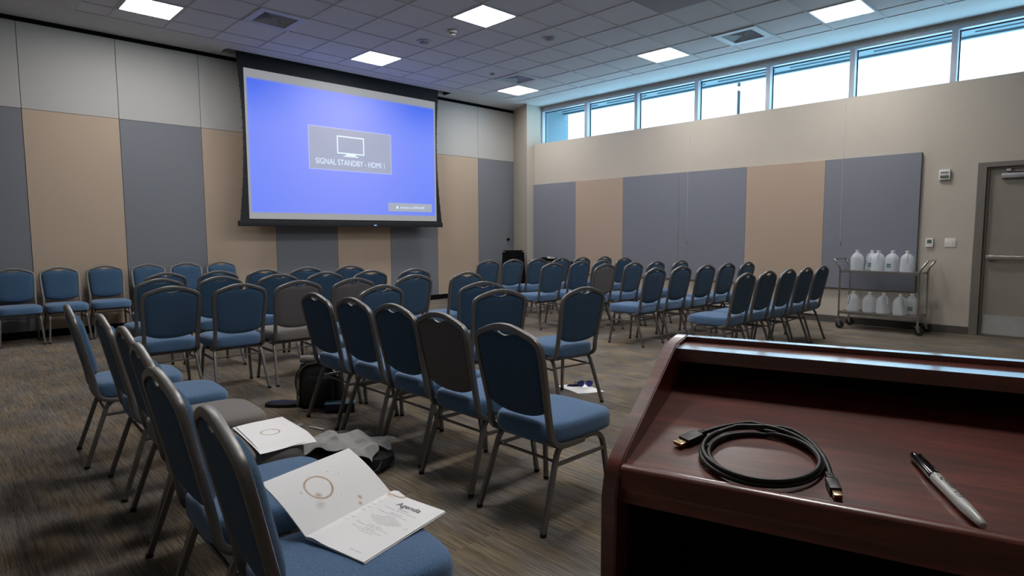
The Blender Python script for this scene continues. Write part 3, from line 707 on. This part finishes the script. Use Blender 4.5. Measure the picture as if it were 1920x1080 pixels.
# cable: in its own frame = desk frame (x=u,y=v on the slope plane, z normal)
ct = thing('display_cable', 'coiled black video cable lying on the lectern top', 'cable'); on_desk(ct, 0, 0, 0)
r = .0033; pts = []
K = 1/math.cos(math.atan(SLP))
def add(u, v, z): pts.append(Vector((u, v*K, z)))
add(.078, .113, .0055); add(.088, .124, .0062); add(.102, .136, .0075); add(.120, .1455, .0100); add(.140, .1515, .0125)
turns = 3; n = 44
for k in range(int(turns*n)-2):
    f = k/n; an = 1.98-2*PI*f*-1*-1       # clockwise
    an = 1.62-2*PI*f
    rr = [.071, .066, .0745][int(f)] + (([.066, .0745, .0745][int(f)]-[.071, .066, .0745][int(f)])*(f % 1))
    cx = .162+.002*math.sin(f*2.1); cv = .077+.0015*math.cos(f*3)
    z = r+.0042*abs(math.sin(f*PI*.98))*(1 if f < 2.2 else .6)+(.003 if 1 < f < 2 else .0)+.0095*max(0, 1-f*5)+.009*max(0, 1-(2.96-f)*6)
    add(cx+rr*1.0*math.cos(an), cv+rr*.96*math.sin(an), z)
add(.180, .1495, .0125); add(.203, .140, .0115); add(.222, .120, .009); add(.235, .094, .0065); add(.2415, .068, .0058); add(.2438, .053, .0056)
# smooth
def cat(ps, s=3):
    out = []
    for i in range(len(ps)-1):
        p0, p1, p2, p3 = ps[max(i-1, 0)], ps[i], ps[i+1], ps[min(i+2, len(ps)-1)]
        for k in range(s):
            t_ = k/s; out.append(.5*((2*p1)+(p2-p0)*t_+(2*p0-5*p1+4*p2-p3)*t_*t_+(3*p1-p0-3*p2+p3)*t_**3))
    out.append(ps[-1]); return out
bm = bmesh.new(); sweep(bm, cat(pts, 2), circ(r, 10), (0, 0, 1)); obj('cord', bm, M['cable'], ct)
def plug(x, y, ang, L, w, h, tip, tw, th):
    R = Matrix.Translation((x, y*K, 0)) @ Matrix.Rotation(ang, 4, 'Z')
    bm = bmesh.new(); box(bm, 0, L, -w/2, w/2, .0006, h, .002, 0, R); rr = []
    for k in range(4): box(bm, -.003-k*.003, -.001-k*.003, -.0045, .0045, h/2-.0045, h/2+.0045, .001, 0, R)
    box(bm, -.012, 0, -.0036, .0036, h/2-.0036, h/2+.0036, .001, 0, R)
    p = obj('plug', bm, M['cable'], ct)
    bm = bmesh.new(); box(bm, L, L+tip, -tw/2, tw/2, h/2-th/2, h/2+th/2, .0006, 0, R); obj('connector', bm, M['gold'], p)
plug(.0755, .108, math.atan2(-.045, -.028), .030, .0195, .0105, .0125, .0145, .005)
plug(.2445, .046, math.atan2(-.037, .0095), .0235, .0135, .0095, .011, .0095, .0045)
# marker
m0 = Vector((.333, .138*K)); m1 = Vector((.386, .0045*K)); ml = (m1-m0).length
mt = thing('marker_pen', 'black and grey permanent marker lying on the lectern top', 'marker pen'); 
on_desk(mt, m0.x, m0.y/K, math.atan2(m1.y-m0.y, m1.x-m0.x), .0)
def alongx(bm, prof, zc, n=20):
    rings = [[bm.verts.new((x, rr*math.cos(2*PI*k/n), zc+rr*math.sin(2*PI*k/n))) for k in range(n)] for x, rr in prof]
    for p, q in zip(rings, rings[1:]):
        for j in range(n): bm.faces.new((p[j], p[(j+1) % n], q[(j+1) % n], q[j]))
    bm.faces.new(rings[0][::-1]); bm.faces.new(rings[-1])
zc = .0067
bm = bmesh.new(); alongx(bm, [(0, .0022), (.001, .0034), (.006, .0046), (.02, .0056), (.052, .0066), (.0535, .0064)], zc); cp = obj('cap', bm, M['markcap'], mt)
bm = bmesh.new(); box(bm, .006, .047, .0042, .0062, zc+.0015, zc+.0045, .0008); obj('clip', bm, M['markcap'], cp)
bm = bmesh.new(); alongx(bm, [(.0535, .0062), (.0545, .0066), (.06, .0067), (.112, .0067), (.125, .006), (.134, .0052), (.139, .0046), (ml-.001, .004), (ml, .0032)], zc); br = obj('barrel', bm, M['barrel'], mt)
bm = textmesh('Gruza  (A)', .0095, 'LEFT', .0002)
for v in bm.verts:
    x, y = v.co.x, v.co.y; th = PI*.42+(y-.003)/.0067; v.co = (.064+x*1.0, .00685*math.cos(th), zc+.00685*math.sin(th))
tm = textmesh('permanent marker', .004, 'LEFT', 0)
for v in tm.verts:
    x, y = v.co.x, v.co.y; th = PI*.42-.9-(.0-y)/.0067; v.co = (.066+x*1.0, .00685*math.cos(th), zc+.00685*math.sin(th))
me_ = bpy.data.meshes.new('x'); tm.to_mesh(me_); bm.from_mesh(me_); tm.free(); bpy.data.meshes.remove(me_)
obj('lettering', bm, M['ink'], br, False)

# ------------------------------------------------------------------ cart with water jugs
ct = thing('service_cart', 'chrome two-shelf service cart with water jugs beside the door', 'cart', (9.27, 2.395, 0), math.radians(0))
hx, hy = .20, .455
def shelf(z, name):
    bm = bmesh.new(); box(bm, -hx, hx, -hy, hy, z-.006, z)
    for a_, b_, c, d in ((-hx-.004, -hx, -hy, hy), (hx, hx+.004, -hy, hy), (-hx, hx, -hy-.004, -hy), (-hx, hx, hy, hy+.004)): box(bm, a_, b_, c, d, z-.03, z+.006, .001)
    obj(name, bm, M['steel'], ct, False)
shelf(.80, 'shelf'); shelf(.235, 'shelf')
for sx in (-1, 1):
    for sy in (-1, 1):
        bm = bmesh.new(); tube(bm, fillet([(sx*(hx+.012), sy*(hy+.012), .12), (sx*(hx+.012), sy*(hy+.012), .84), (sx*(hx+.012), sy*(hy+.075), .93)], .04), .014, 12, (1, 0, 0)); obj('post', bm, M['chrome'], ct)
        cs = bpy.data.objects.new('caster', None); COL.objects.link(cs); cs.parent = ct; cs.location = (sx*(hx+.012), sy*(hy+.012), 0)
        bm = bmesh.new(); box(bm, -.03, .03, -.03, .03, .112, .12, .002)
        for q in (-1, 1):
            prism(bm, [(-.022, .112), (.022, .112), (-.008, .045), (-.03, .045)], q*.017-.0015, q*.017+.0015, 'x')
        obj('fork', bm, M['steel'], cs)
        bm = bmesh.new(); rings = []
        prof = [(.02, -.012), (.05, -.012), (.0525, -.009), (.0525, .009), (.05, .012), (.02, .012)]
        for rr, xx in prof: rings.append([bm.verts.new((xx, -.02+rr*math.cos(2*PI*k/24), .0535+rr*math.sin(2*PI*k/24))) for k in range(24)])
        for p, q in zip(rings, rings[1:]):
            for j in range(24): bm.faces.new((p[j], p[(j+1) % 24], q[(j+1) % 24], q[j]))
        bm.faces.new(rings[0][::-1]); bm.faces.new(rings[-1]); obj('wheel', bm, M['rubber'], cs)
for sy in (-1, 1):
    bm = bmesh.new(); y = sy*(hy+.075); tube(bm, fillet([(-hx-.012, y, .925), (-hx-.012, y+sy*.012, .955), (hx+.012, y+sy*.012, .955), (hx+.012, y, .925)], .03), .0125, 12, (0, 1, 0)); obj('handle', bm, M['chrome'], ct)
def jug(label, cap=True, lab=None, rz=0, loc=(0, 0, 0), group='water jugs on the cart'):
    t = thing('water_jug', label, 'jug', loc, rz, group)
    bm = bmesh.new(); n = 32; rings = []
    prof = [(.88, 0, 0), (.97, .006, 0), (1, .03, 0), (1, .15, 0), (.98, .17, 0), (.9, .19, -.004), (.74, .212, -.010), (.5, .232, -.012), (.27, .245, -.012), (.235, .249, -.012), (.235, .262, -.012)]
    for s, z, off in prof:
        ring = []
        for k in range(n):
            a_ = 2*PI*k/n; c, sn = math.cos(a_), math.sin(a_); e = .62 if s > .6 else 1
            x = math.copysign(abs(c)**e, c)*.078*s; y = math.copysign(abs(sn)**e, sn)*.078*s
            # handle cut-away on +y side
            if y > 0 and .13 < z < .235 and s > .3: y *= .55
            ring.append(bm.verts.new((x, y+off*-0, z)))
        rings.append(ring)
    for a_, b_ in zip(rings, rings[1:]):
        for j in range(n): bm.faces.new((a_[j], a_[(j+1) % n], b_[(j+1) % n], b_[j]))
    bm.faces.new(rings[0][::-1]); bm.faces.new(rings[-1]); obj('jug_body', bm, M['jug'], t)
    bm = bmesh.new(); sweep(bm, fillet([(0, .014, .235), (0, .048, .222), (0, .062, .185), (0, .062, .125)], .03), ring_section(.026, .018, .007, 2)); obj('jug_handle', bm, M['jug'], t)
    bm = bmesh.new(); lathe(bm, [(.023, .256), (.023, .275), (.020, .277)], n=18); obj('jug_cap', bm, M['white'], t)
    if lab:
        a0 = lab; bm = bmesh.new(); R = Matrix.Rotation(a0, 4, 'Z'); box(bm, -.028, .028, -.0805, -.0775, .05, .105, 0, 0, R); lb = obj('jug_label', bm, M['teallab'], t, False)
        bm = bmesh.new(); box(bm, -.024, .024, -.0815, -.0805, .088, .1, 0, 0, R); box(bm, -.024, .02, -.0815, -.0805, .058, .066, 0, 0, R); obj('label_print', bm, M['brownlab'], lb, False)
    return t
JT = .80; JB = .235
# +y of the jug is its handle; cart is seen from -x
jug('water jug on the upper cart shelf, leftmost and standing apart', loc=(9.25, 2.715, JT), rz=-PI/2+.5)
jug('water jug on the upper cart shelf, half hidden behind the labelled pair', loc=(9.37, 2.565, JT), rz=0, lab=-PI/2)
jug('labelled water jug on the upper cart shelf, in the middle', loc=(9.24, 2.455, JT), rz=-PI/2+PI, lab=.01)
jug('labelled water jug on the upper cart shelf, second from the right', loc=(9.26, 2.292, JT), rz=-PI/2-.3, lab=.01)
jug('water jug on the upper cart shelf, rightmost, its handle facing out', loc=(9.24, 2.118, JT), rz=PI/2)
jug('water jug on the lower cart shelf, leftmost, handle to the left', loc=(9.24, 2.735, JB), rz=.2)
jug('cloudier water jug on the lower cart shelf, second from the left', loc=(9.25, 2.535, JB), rz=-PI/2)
jug('water jug on the lower cart shelf, third from the left', loc=(9.22, 2.36, JB), rz=PI-.4)
jug('water jug on the lower cart shelf, right one with visible handle', loc=(9.21, 2.165, JB), rz=PI-.1)
jug('labelled water jug at the far right of the lower cart shelf', loc=(9.37, 2.07, JB), rz=-PI/2, lab=.01)

# ------------------------------------------------------------------ far corner podium and equipment table
t = thing('podium', 'black curved podium standing in the far corner', 'podium', (9.02, 9.26, 0), math.radians(-40))
bm = bmesh.new(); rings = []
for z, w in ((.03, .27), (.2, .265), (.5, .245), (.8, .225), (.93, .222)):
    ring = []
    for k in range(13):
        u = -1+2*k/12; ring.append((u*w, -.12-.07*(1-u*u), z+(.05*(1-u*u) if z > .9 else 0)))
    for k in (1, -1): ring.append((k*w, .16, z))
    rings.append([bm.verts.new(p) for p in ring])
for p, q in zip(rings, rings[1:]):
    for j in range(len(p)): bm.faces.new((p[j], p[(j+1) % len(p)], q[(j+1) % len(p)], q[j]))
bm.faces.new(rings[0][::-1]); bm.faces.new(rings[-1]); obj('podium_body', bm, M['black'], t)
obj('podium_base', B(-.3, .3, -.22, .2, 0, .03, .005), M['black'], t)
bm = bmesh.new(); box(bm, -.2, .2, -.16, .15, .955, .975, .003); obj('podium_top', bm, M['black'], t)
t = thing('equipment_table', 'small dark table by the far end of the window wall', 'table', (9.30, 8.42, 0))
obj('table_top', B(-.24, .24, -.42, .42, .745, .77, .004), M['base'], t)
for sx in (-1, 1):
    for sy in (-1, 1): obj('leg', B(sx*.2-.015, sx*.2+.015, sy*.38-.015, sy*.38+.015, 0, .745, .003), M['black'], t)
t = thing('projector', 'flat black device on the small dark table', 'device', (9.22, 8.42, .77))
obj('device_body', B(-.15, .15, -.2, .2, 0, .055, .008), M['black'], t); obj('device_top', B(-.1, .1, -.02, .12, .055, .075, .004), M['nyblack'], t)
t = thing('remote_control', 'small white remote lying on the black device', 'remote', (9.12, 8.27, .825))
obj('remote_body', B(-.02, .02, -.09, .05, 0, .022, .006), M['white'], t); obj('remote_head', B(-.024, .024, .03, .09, 0, .035, .006), M['white'], t)

# ------------------------------------------------------------------ booklet
S4 = Vector((.708, 1.545, .492)); S3 = Vector((1.035, 1.628, .492))
s_ = (S3-S4).normalized(); LN = (S3-S4).length; PW = .218
nR = Vector((s_.y, -s_.x, 0)); nL = Vector((-s_.y, s_.x, 0)); UPv = Vector((0, 0, 1))
bk = thing('agenda_booklet', 'open booklet with a coffee ring and an Agenda page on the nearest seat', 'booklet', S4)
def page(bm, nrm, curve, w, off=0, thick=.0006):
    """curve(t)->(horizontal, height) fractions; UV: u along spine from S4, v away from spine, metres"""
    uvl = bm.loops.layers.uv.verify(); nu, nv = 16, 14; V = {}
    for lay in (0, 1):
        for i in range(nu+1):
            for j in range(nv+1):
                h, z = curve(j/nv, i/nu); p = s_*(LN*i/nu)+nrm*(h*w)+UPv*(z+off-lay*thick); V[lay, i, j] = bm.verts.new(p)
    def F(*ks):
        f = bm.faces.new([V[k] for k in ks])
        for l, k in zip(f.loops, ks): l[uvl].uv = (LN*k[1]/nu, w*k[2]/nv)
    for i in range(nu):
        for j in range(nv):
            F((0, i, j), (0, i+1, j), (0, i+1, j+1), (0, i, j+1)); F((1, i, j), (1, i, j+1), (1, i+1, j+1), (1, i+1, j))
    for i in range(nu):
        for j in (0, nv): F((0, i, j), (1, i, j), (1, i+1, j), (0, i+1, j))
    for j in range(nv):
        for i in (0, nu): F((0, i, j), (0, i, j+1), (1, i, j+1), (1, i, j))
th = math.radians(31)
def cl(t_, i):
    h = t_*math.cos(th)+.02*math.sin(PI*t_); z = PW*(t_*math.sin(th))+.012*math.sin(PI*t_)
    return h, z
def crv(t_, i): return t_, .010*math.exp(-((t_-.12)/.12)**2)*(.5+i*.8)-.010*max(0, t_-.15)
rl, rr_ = (.135, .113, .047), None
mL = stained_paper('stained_page', (.135, .115, .043), ((.115, .088, .012, .7), (.10, .06, .018, .28), (.23, .03, .010, .8), (.215, .015, .008, .8), (.20, .155, .004, .7), (.225, .13, .0035, .7), (.225, .17, .003, .6), (.18, .06, .003, .6), (.075, .12, .004, .5)))
mR = stained_paper('stained_page_edge', (.345, .03, .035), ((.305, .02, .010, .7), (.30, .03, .012, .35)))
bm = bmesh.new(); page(bm, nL, cl, PW, .004); obj('left_page', bm, mL, bk)
bm = bmesh.new(); page(bm, nR, crv, PW, .004); rp = obj('right_page', bm, mR, bk)
bm = bmesh.new(); page(bm, nR, lambda t_, i: (t_*1.012, -.008*t_), PW, .0); page(bm, nL, lambda t_, i: (cl(t_, i)[0], cl(t_, i)[1]-.0015), PW, .002); obj('back_pages', bm, M['paper'], bk)
def pagept(x, y, lift=.0009):           # x across from spine (m), y down from the top (m)
    t_ = x/PW; i = 1-y/LN; h, z = crv(t_, i); return s_*(LN*i)+nR*(h*PW)+UPv*(z+.004+lift)
bm = textmesh('Agenda', .030, 'CENTER', .0001)
for v in bm.verts: v.co = pagept(.118+v.co.x, .058-v.co.y)
obj('heading', bm, M['ink'], rp, False)
bm = bmesh.new(); rnd = random.Random(3)
def dash(x0, x1, y, hgt):
    x = x0
    while x < x1:
        w = min(x1-x, rnd.uniform(.003, .009))
        k = x
        while k < x+w-.0006:              # little letter strokes
            hh = hgt*rnd.choice((.7, .7, 1)); c = [pagept(k, y), pagept(k+.0009, y), pagept(k+.0009, y-hh), pagept(k, y-hh)]
            bm.faces.new([bm.verts.new(p) for p in c]); k += .00165
        x += w+.0018
rows = [(.075, .095, .135, .0042), (.086, .055, .175, .0022), (.104, .093, .135, .003), (.113, .052, .165, .0022), (.125, .098, .132, .0028), (.132, .088, .15, .0022), (.139, .07, .165, .0022),
        (.146, .058, .175, .0022), (.153, .062, .17, .0022), (.160, .07, .16, .0022), (.167, .085, .145, .0022), (.174, .1, .125, .0022), (.19, .09, .138, .003), (.199, .052, .17, .0022), (.21, .095, .132, .003), (.219, .055, .165, .0022), (.229, .085, .14, .0022)]
for y, x0, x1, hh in rows: dash(x0, x1, y, hh)
obj('body_text', bm, M['ink'], rp, False); bm = bmesh.new()
for y, x in ((.082, .022), (.108, .02), (.128, .02), (.146, .014), (.151, .018), (.195, .02), (.215, .014)): dash(x, x+.018, y, .0022)
obj('schedule_times', bm, M['ink'], rp, False); bm = bmesh.new()
for y in (.150, .156): dash(.188, .2, y, .002)
obj('margin_note', bm, M['ink'], rp, False); bm = bmesh.new()
dash(.14, .185, .312, .0022)
obj('footer_text', bm, M['ink'], rp, False)

# loose papers on the grey seat
def sheet(label, pts4, z0, ring, droop=0, name='paper_sheet', group=None):
    P4 = [Vector((x, y, 0)) for x, y in pts4]; cen = sum(P4, Vector())/4
    o_ = bmesh.new(); uvl = o_.loops.layers.uv.verify(); n_ = 14; V = {}
    w_ = (P4[1]-P4[0]).length; h_ = (P4[3]-P4[0]).length
    for lay in (0, 1):
        for i in range(n_+1):
            for j in range(n_+1):
                u, v = i/n_, j/n_
                p = P4[0]*(1-u)*(1-v)+P4[1]*u*(1-v)+P4[2]*u*v+P4[3]*(1-u)*v-cen
                z = z0-droop*max(0, v-.72)**1.5*(.35+u)*3+.002*math.sin(u*5+v*3); p.z = z-.0007*lay; V[lay, i, j] = o_.verts.new(p)
    def F(*ks):
        f = o_.faces.new([V[k] for k in ks])
        for l, k in zip(f.loops, ks): l[uvl].uv = (w_*k[1]/n_, h_*k[2]/n_)
    for i in range(n_):
        for j in range(n_): F((0, i, j), (0, i+1, j), (0, i+1, j+1), (0, i, j+1)); F((1, i, j), (1, i, j+1), (1, i+1, j+1), (1, i+1, j))
    for i in range(n_):
        for j in (0, n_): F((0, i, j), (1, i, j), (1, i+1, j), (0, i+1, j))
        for k in (0, n_): F((0, k, i), (0, k, i+1), (1, k, i+1), (1, k, i))
    m_ = stained_paper('stained_sheet', ring, ((ring[0]+.02, ring[1]-.02, .008, .6),)) if ring else M['paper']
    return tag(obj(name, o_, m_, None, True, (cen.x, cen.y, 0)), label, 'paper', group)
sheet('white sheet under the coffee-ringed sheet on the grey seat', [(.925, 2.70), (1.135, 2.715), (1.105, 2.335), (.885, 2.30)], .4885, None, .02, group='loose papers on the grey seat')
sheet('white sheet with a pale coffee ring lying on the grey seat', [(.935, 2.69), (1.145, 2.70), (1.122, 2.315), (.895, 2.335)], .492, (.095, .17, .036), .035, group='loose papers on the grey seat')

# ------------------------------------------------------------------ backpack and floor things
bp = thing('backpack', 'black and grey backpack standing on the carpet under the far aisle chair', 'backpack', (2.17, 4.37, 0), math.radians(-44))
def blob(prof, n, hw_, hd, e=.55, dent=0, seed=0):
    bm = bmesh.new(); rings = []
    for s, sd, z in prof:
        ring = []
        for k in range(n):
            a_ = 2*PI*k/n; c, sn = math.cos(a_), math.sin(a_)
            p = Vector((math.copysign(abs(c)**e, c)*hw_*s, math.copysign(abs(sn)**e, sn)*hd*sd, z))
            if dent and z > .01: p += noise.noise_vector(p*9+Vector((seed, 0, 0)))*dent
            ring.append(bm.verts.new(p))
        rings.append(ring)
    for a_, b_ in zip(rings, rings[1:]):
        for j in range(n): bm.faces.new((a_[j], a_[(j+1) % n], b_[(j+1) % n], b_[j]))
    bm.faces.new(rings[0][::-1]); bm.faces.new(rings[-1]); return bm
bm = blob([(.9, .85, 0), (1, 1, .03), (1, 1, .12), (1, .98, .22), (.96, .9, .29), (.86, .75, .335), (.6, .5, .36), (.3, .3, .365)], 36, .165, .085, .55, .012); obj('bag_body', bm, M['nyblack'], bp)
bm = blob([(.8, .8, 0), (1, 1, .02), (1, 1, .14), (.9, .85, .2), (.6, .5, .22)], 28, .12, .03, .6, .006, 3); bmesh.ops.translate(bm, vec=(0, -.095, .03), verts=bm.verts); obj('front_pocket', bm, M['nyblack'], bp)
bm = bmesh.new(); sweep(bm, fillet([(-.155, -.088, .02), (-.158, -.088, .26), (-.08, -.07, .352), (.08, -.07, .352), (.155, -.088, .25)], .07, 6), ring_section(.03, .006, .002, 2), side=(0, 1, 0)); obj('grey_trim', bm, M['nygrey'], bp)
bm = blob([(.8, .8, .33), (1, 1, .345), (.9, .9, .372), (.4, .4, .38)], 24, .09, .05, .8, .012, 5); bmesh.ops.translate(bm, vec=(-.02, -.02, -.005), verts=bm.verts); obj('top_flap', bm, M['nygrey'], bp)
bm = bmesh.new(); sweep(bm, fillet([(-.165, .02, .05), (-.2, .0, .15), (-.19, .0, .25), (-.12, 0, .34)], .06, 5), ring_section(.035, .008, .003, 2), side=(0, 1, 0)); obj('shoulder_strap', bm, M['nyblack'], bp)
t = thing('water_bottle', 'small grey bottle lying on top of the black backpack', 'bottle', (2.09, 4.365, .378), math.radians(-40))
bm = bmesh.new(); alongx(bm, [(-.08, .02), (-.075, .028), (.03, .028), (.045, .018)], 0, 16); obj('bottle_body', bm, M['nygrey'], t)
bm = bmesh.new(); alongx(bm, [(.045, .022), (.075, .022)], 0, 14); obj('bottle_cap', bm, simple('pale_blue', srgb(150, 175, 225), .5), t)
t = thing('flat_pouch', 'flat black oval pouch on the carpet left of the backpack', 'pouch', (1.95, 4.56, 0), math.radians(-44))
bm = blob([(.9, .9, 0), (1, 1, .012), (.97, .94, .026), (.8, .75, .034)], 36, .145, .06, .95, 0); obj('pouch_body', bm, M['nyblack'], t)
bm = blob([(.85, .78, .034), (.83, .76, .036)], 36, .145, .06, .95, 0); obj('pouch_rim', bm, M['navy'], t)
t = thing('teal_binder', 'teal and navy binder lying on the carpet in front of the backpack', 'binder', (2.20, 4.13, 0), math.radians(-38))
obj('pages', B(-.1, .1, -.045, .045, .012, .06, .003), M['nygrey'], t); obj('cover', B(-.11, .11, -.05, .05, .06, .068, .003), M['teal'], t); obj('spine', B(-.11, .11, -.056, -.045, .0, .066, .004), M['navy'], t)

# jacket over black bag
t = thing('duffel_bag', 'low black duffel bag lying on the carpet beneath the crumpled grey jacket', 'bag', (1.70, 3.12, 0), math.radians(-58))
bm = blob([(.9, .9, 0), (1, 1, .03), (.97, .95, .07), (.8, .8, .095), (.5, .5, .1)], 36, .27, .15, .7, .02, 9); obj('bag_body', bm, M['nyblack'], t)
bm = bmesh.new(); sweep(bm, fillet([(.05, -.15, .03), (.15, -.22, .02), (.27, -.17, .03), (.25, -.08, .06)], .07, 6), ring_section(.03, .01, .004, 2), side=(0, 0, 1)); obj('bag_strap', bm, M['nyblack'], t)
t = thing('grey_jacket', 'crumpled grey jacket thrown over the black bag on the carpet', 'jacket', (1.70, 3.14, 0), math.radians(-58))
def cloth(w, d, base, amp, seed, sharp=1, nx=60, ny=44):
    bm = bmesh.new(); V = {}
    for lay in (0, 1):
        for i in range(nx+1):
            for j in range(ny+1):
                u, v = -1+2*i/nx, -1+2*j/ny
                jag = 1+.16*noise.noise(Vector((u*2.2+seed, v*2.2, 0)))
                x, y = u*w*jag, v*d*(1+.2*noise.noise(Vector((u*3, seed, 1))))
                q = Vector((x*5+seed, y*7, seed)); f = noise.noise(q); g = noise.noise(q*2.3+Vector((3, 1, 0)))
                z = base(x, y)+amp*g*.12
                for k in range(5):              # crisp straight creases
                    an = seed*1.7+k*1.13; wl = .13+.05*((k*7+int(seed)) % 4); ph = (x*math.cos(an)+y*math.sin(an)+f*.025)/wl+k*.37+seed
                    z += amp*.42*(abs((ph % 1)-.5)*2-.5)
                z = max(z, .004)
                V[lay, i, j] = bm.verts.new((x+f*.02, y+g*.02, z-.004*lay))
    for i in range(nx):
        for j in range(ny):
            bm.faces.new((V[0, i, j], V[0, i+1, j], V[0, i+1, j+1], V[0, i, j+1])); bm.faces.new((V[1, i, j], V[1, i, j+1], V[1, i+1, j+1], V[1, i+1, j]))
    for i in range(nx):
        for j in (0, ny): bm.faces.new((V[0, i, j], V[1, i, j], V[1, i+1, j], V[0, i+1, j]))
    for j in range(ny):
        for i in (0, nx): bm.faces.new((V[0, i, j], V[0, i, j+1], V[1, i, j+1], V[1, i, j]))
    return bm
dome = lambda x, y: .112*max(0, 1-(x/.36)**4)*max(0, 1-(y/.24)**4)+.006
bm = cloth(.25, .15, lambda x, y: dome(x, y)+.018, .04, 4.2); obj('jacket_body', bm, M['cloth'], t)
bm = cloth(.12, .10, lambda x, y: dome(x-.28, y)*.6+.03, .05, 8.7); bmesh.ops.translate(bm, vec=(-.30, .02, 0), verts=bm.verts); obj('sleeve', bm, M['cloth'], t)
bm = cloth(.13, .05, lambda x, y: .11, .05, 2.1); bmesh.ops.transform(bm, matrix=Matrix.Translation((-.02, .2, -.01)) @ Matrix.Rotation(.35, 4, 'Z'), verts=bm.verts); obj('collar', bm, M['clothdark'], t)

# pen and clear wrapper
t = thing('ballpoint_pen', 'slim pale pen lying on the carpet beyond the loose papers', 'pen', (1.865, 3.85, 0), math.atan2(-.22, .07))
bm = bmesh.new(); alongx(bm, [(-.075, .001), (-.06, .005), (.0, .0065), (.07, .0065), (.075, .004)], .0066, 12); obj('pen_barrel', bm, M['white'], t)
bm = bmesh.new(); alongx(bm, [(-.02, .0062), (.0, .0062)], .0058, 12); obj('pen_grip', bm, M['brownlab'], t)
bm = cloth(.045, .03, lambda x, y: .012, .02, 5.5, nx=16, ny=12); tag(obj('clear_wrapper', bm, M['clear'], None, False, (1.80, 3.99, 0)), 'small clear plastic wrapper on the carpet beside the slim pale pen', 'wrapper')

# paper + sunglasses
sheet('folded white paper on the carpet under the lone blue chair', [(3.90, 3.47), (4.12, 3.36), (4.03, 3.05), (3.83, 3.17)], .004, None, 0)
t = thing('sunglasses', 'dark blue sunglasses resting on the white paper on the carpet', 'sunglasses', (4.03, 3.26, .004), math.radians(-40))
for s in (-1, 1):
    bm = bmesh.new(); n_ = 20
    f0 = [bm.verts.new((s*.036+.030*math.cos(2*PI*k/n_)*(1+.1*math.sin(2*PI*k/n_)), -.004+.006*math.cos(2*PI*k/n_)**2, .032+.027*math.sin(2*PI*k/n_))) for k in range(n_)]
    f1 = [bm.verts.new(v.co+Vector((0, .004, 0))) for v in f0]
    bm.faces.new(f0); bm.faces.new(f1[::-1])
    for k in range(n_): bm.faces.new((f0[k], f0[(k+1) % n_], f1[(k+1) % n_], f1[k]))
    obj('lens', bm, M['bluelens'], t)
    bm = bmesh.new(); tube(bm, fillet([(s*.068, .0, .04), (s*.07, .08, .035), (s*.066, .125, .008)], .03), .0035, 8, (1, 0, 0)); obj('temple_arm', bm, M['navy'], t)
bm = bmesh.new(); tube(bm, [(-.068, 0, .046), (-.03, -.003, .06), (0, -.004, .048), (.03, -.003, .06), (.068, 0, .046)], .004, 8); obj('brow_bar', bm, M['navy'], t)
bm = blob([(1, 1, 0), (1, 1, .008), (.7, .7, .02)], 20, .06, .02, .8, .006, 2); bmesh.ops.translate(bm, vec=(-.09, .05, 0), verts=bm.verts); obj('cloth_pouch', bm, M['navy'], t)

# ------------------------------------------------------------------ world, camera
w = bpy.data.worlds.new('World'); SC.world = w; w.use_nodes = True; nt = w.node_tree
bg = nt.nodes['Background']; bg.inputs[0].default_value = (.70, .86, 1, 1); bg.inputs[1].default_value = 4.6
cam = bpy.data.cameras.new('Camera'); co = bpy.data.objects.new('Camera', cam); COL.objects.link(co)
cam.sensor_width = 36; cam.lens = 1143.2171/1920*36; cam.clip_start = .05
yaw, pitch, roll = math.radians(44.1176), math.radians(5.0627), math.radians(-.2745)
f = Vector((math.sin(yaw)*math.cos(pitch), math.cos(yaw)*math.cos(pitch), -math.sin(pitch))); r0 = Vector((math.cos(yaw), -math.sin(yaw), 0)); u0 = r0.cross(f)
rr = math.cos(roll)*r0+math.sin(roll)*u0; uu = -math.sin(roll)*r0+math.cos(roll)*u0
co.matrix_world = Matrix(((rr.x, uu.x, -f.x, 0), (rr.y, uu.y, -f.y, 0), (rr.z, uu.z, -f.z, 1.32), (0, 0, 0, 1)))
SC.camera = co
vs = SC.view_settings; vs.view_transform = 'Standard'; vs.look = 'None'; vs.gamma = 1; vs.exposure = 0.5; vs.use_curve_mapping = False
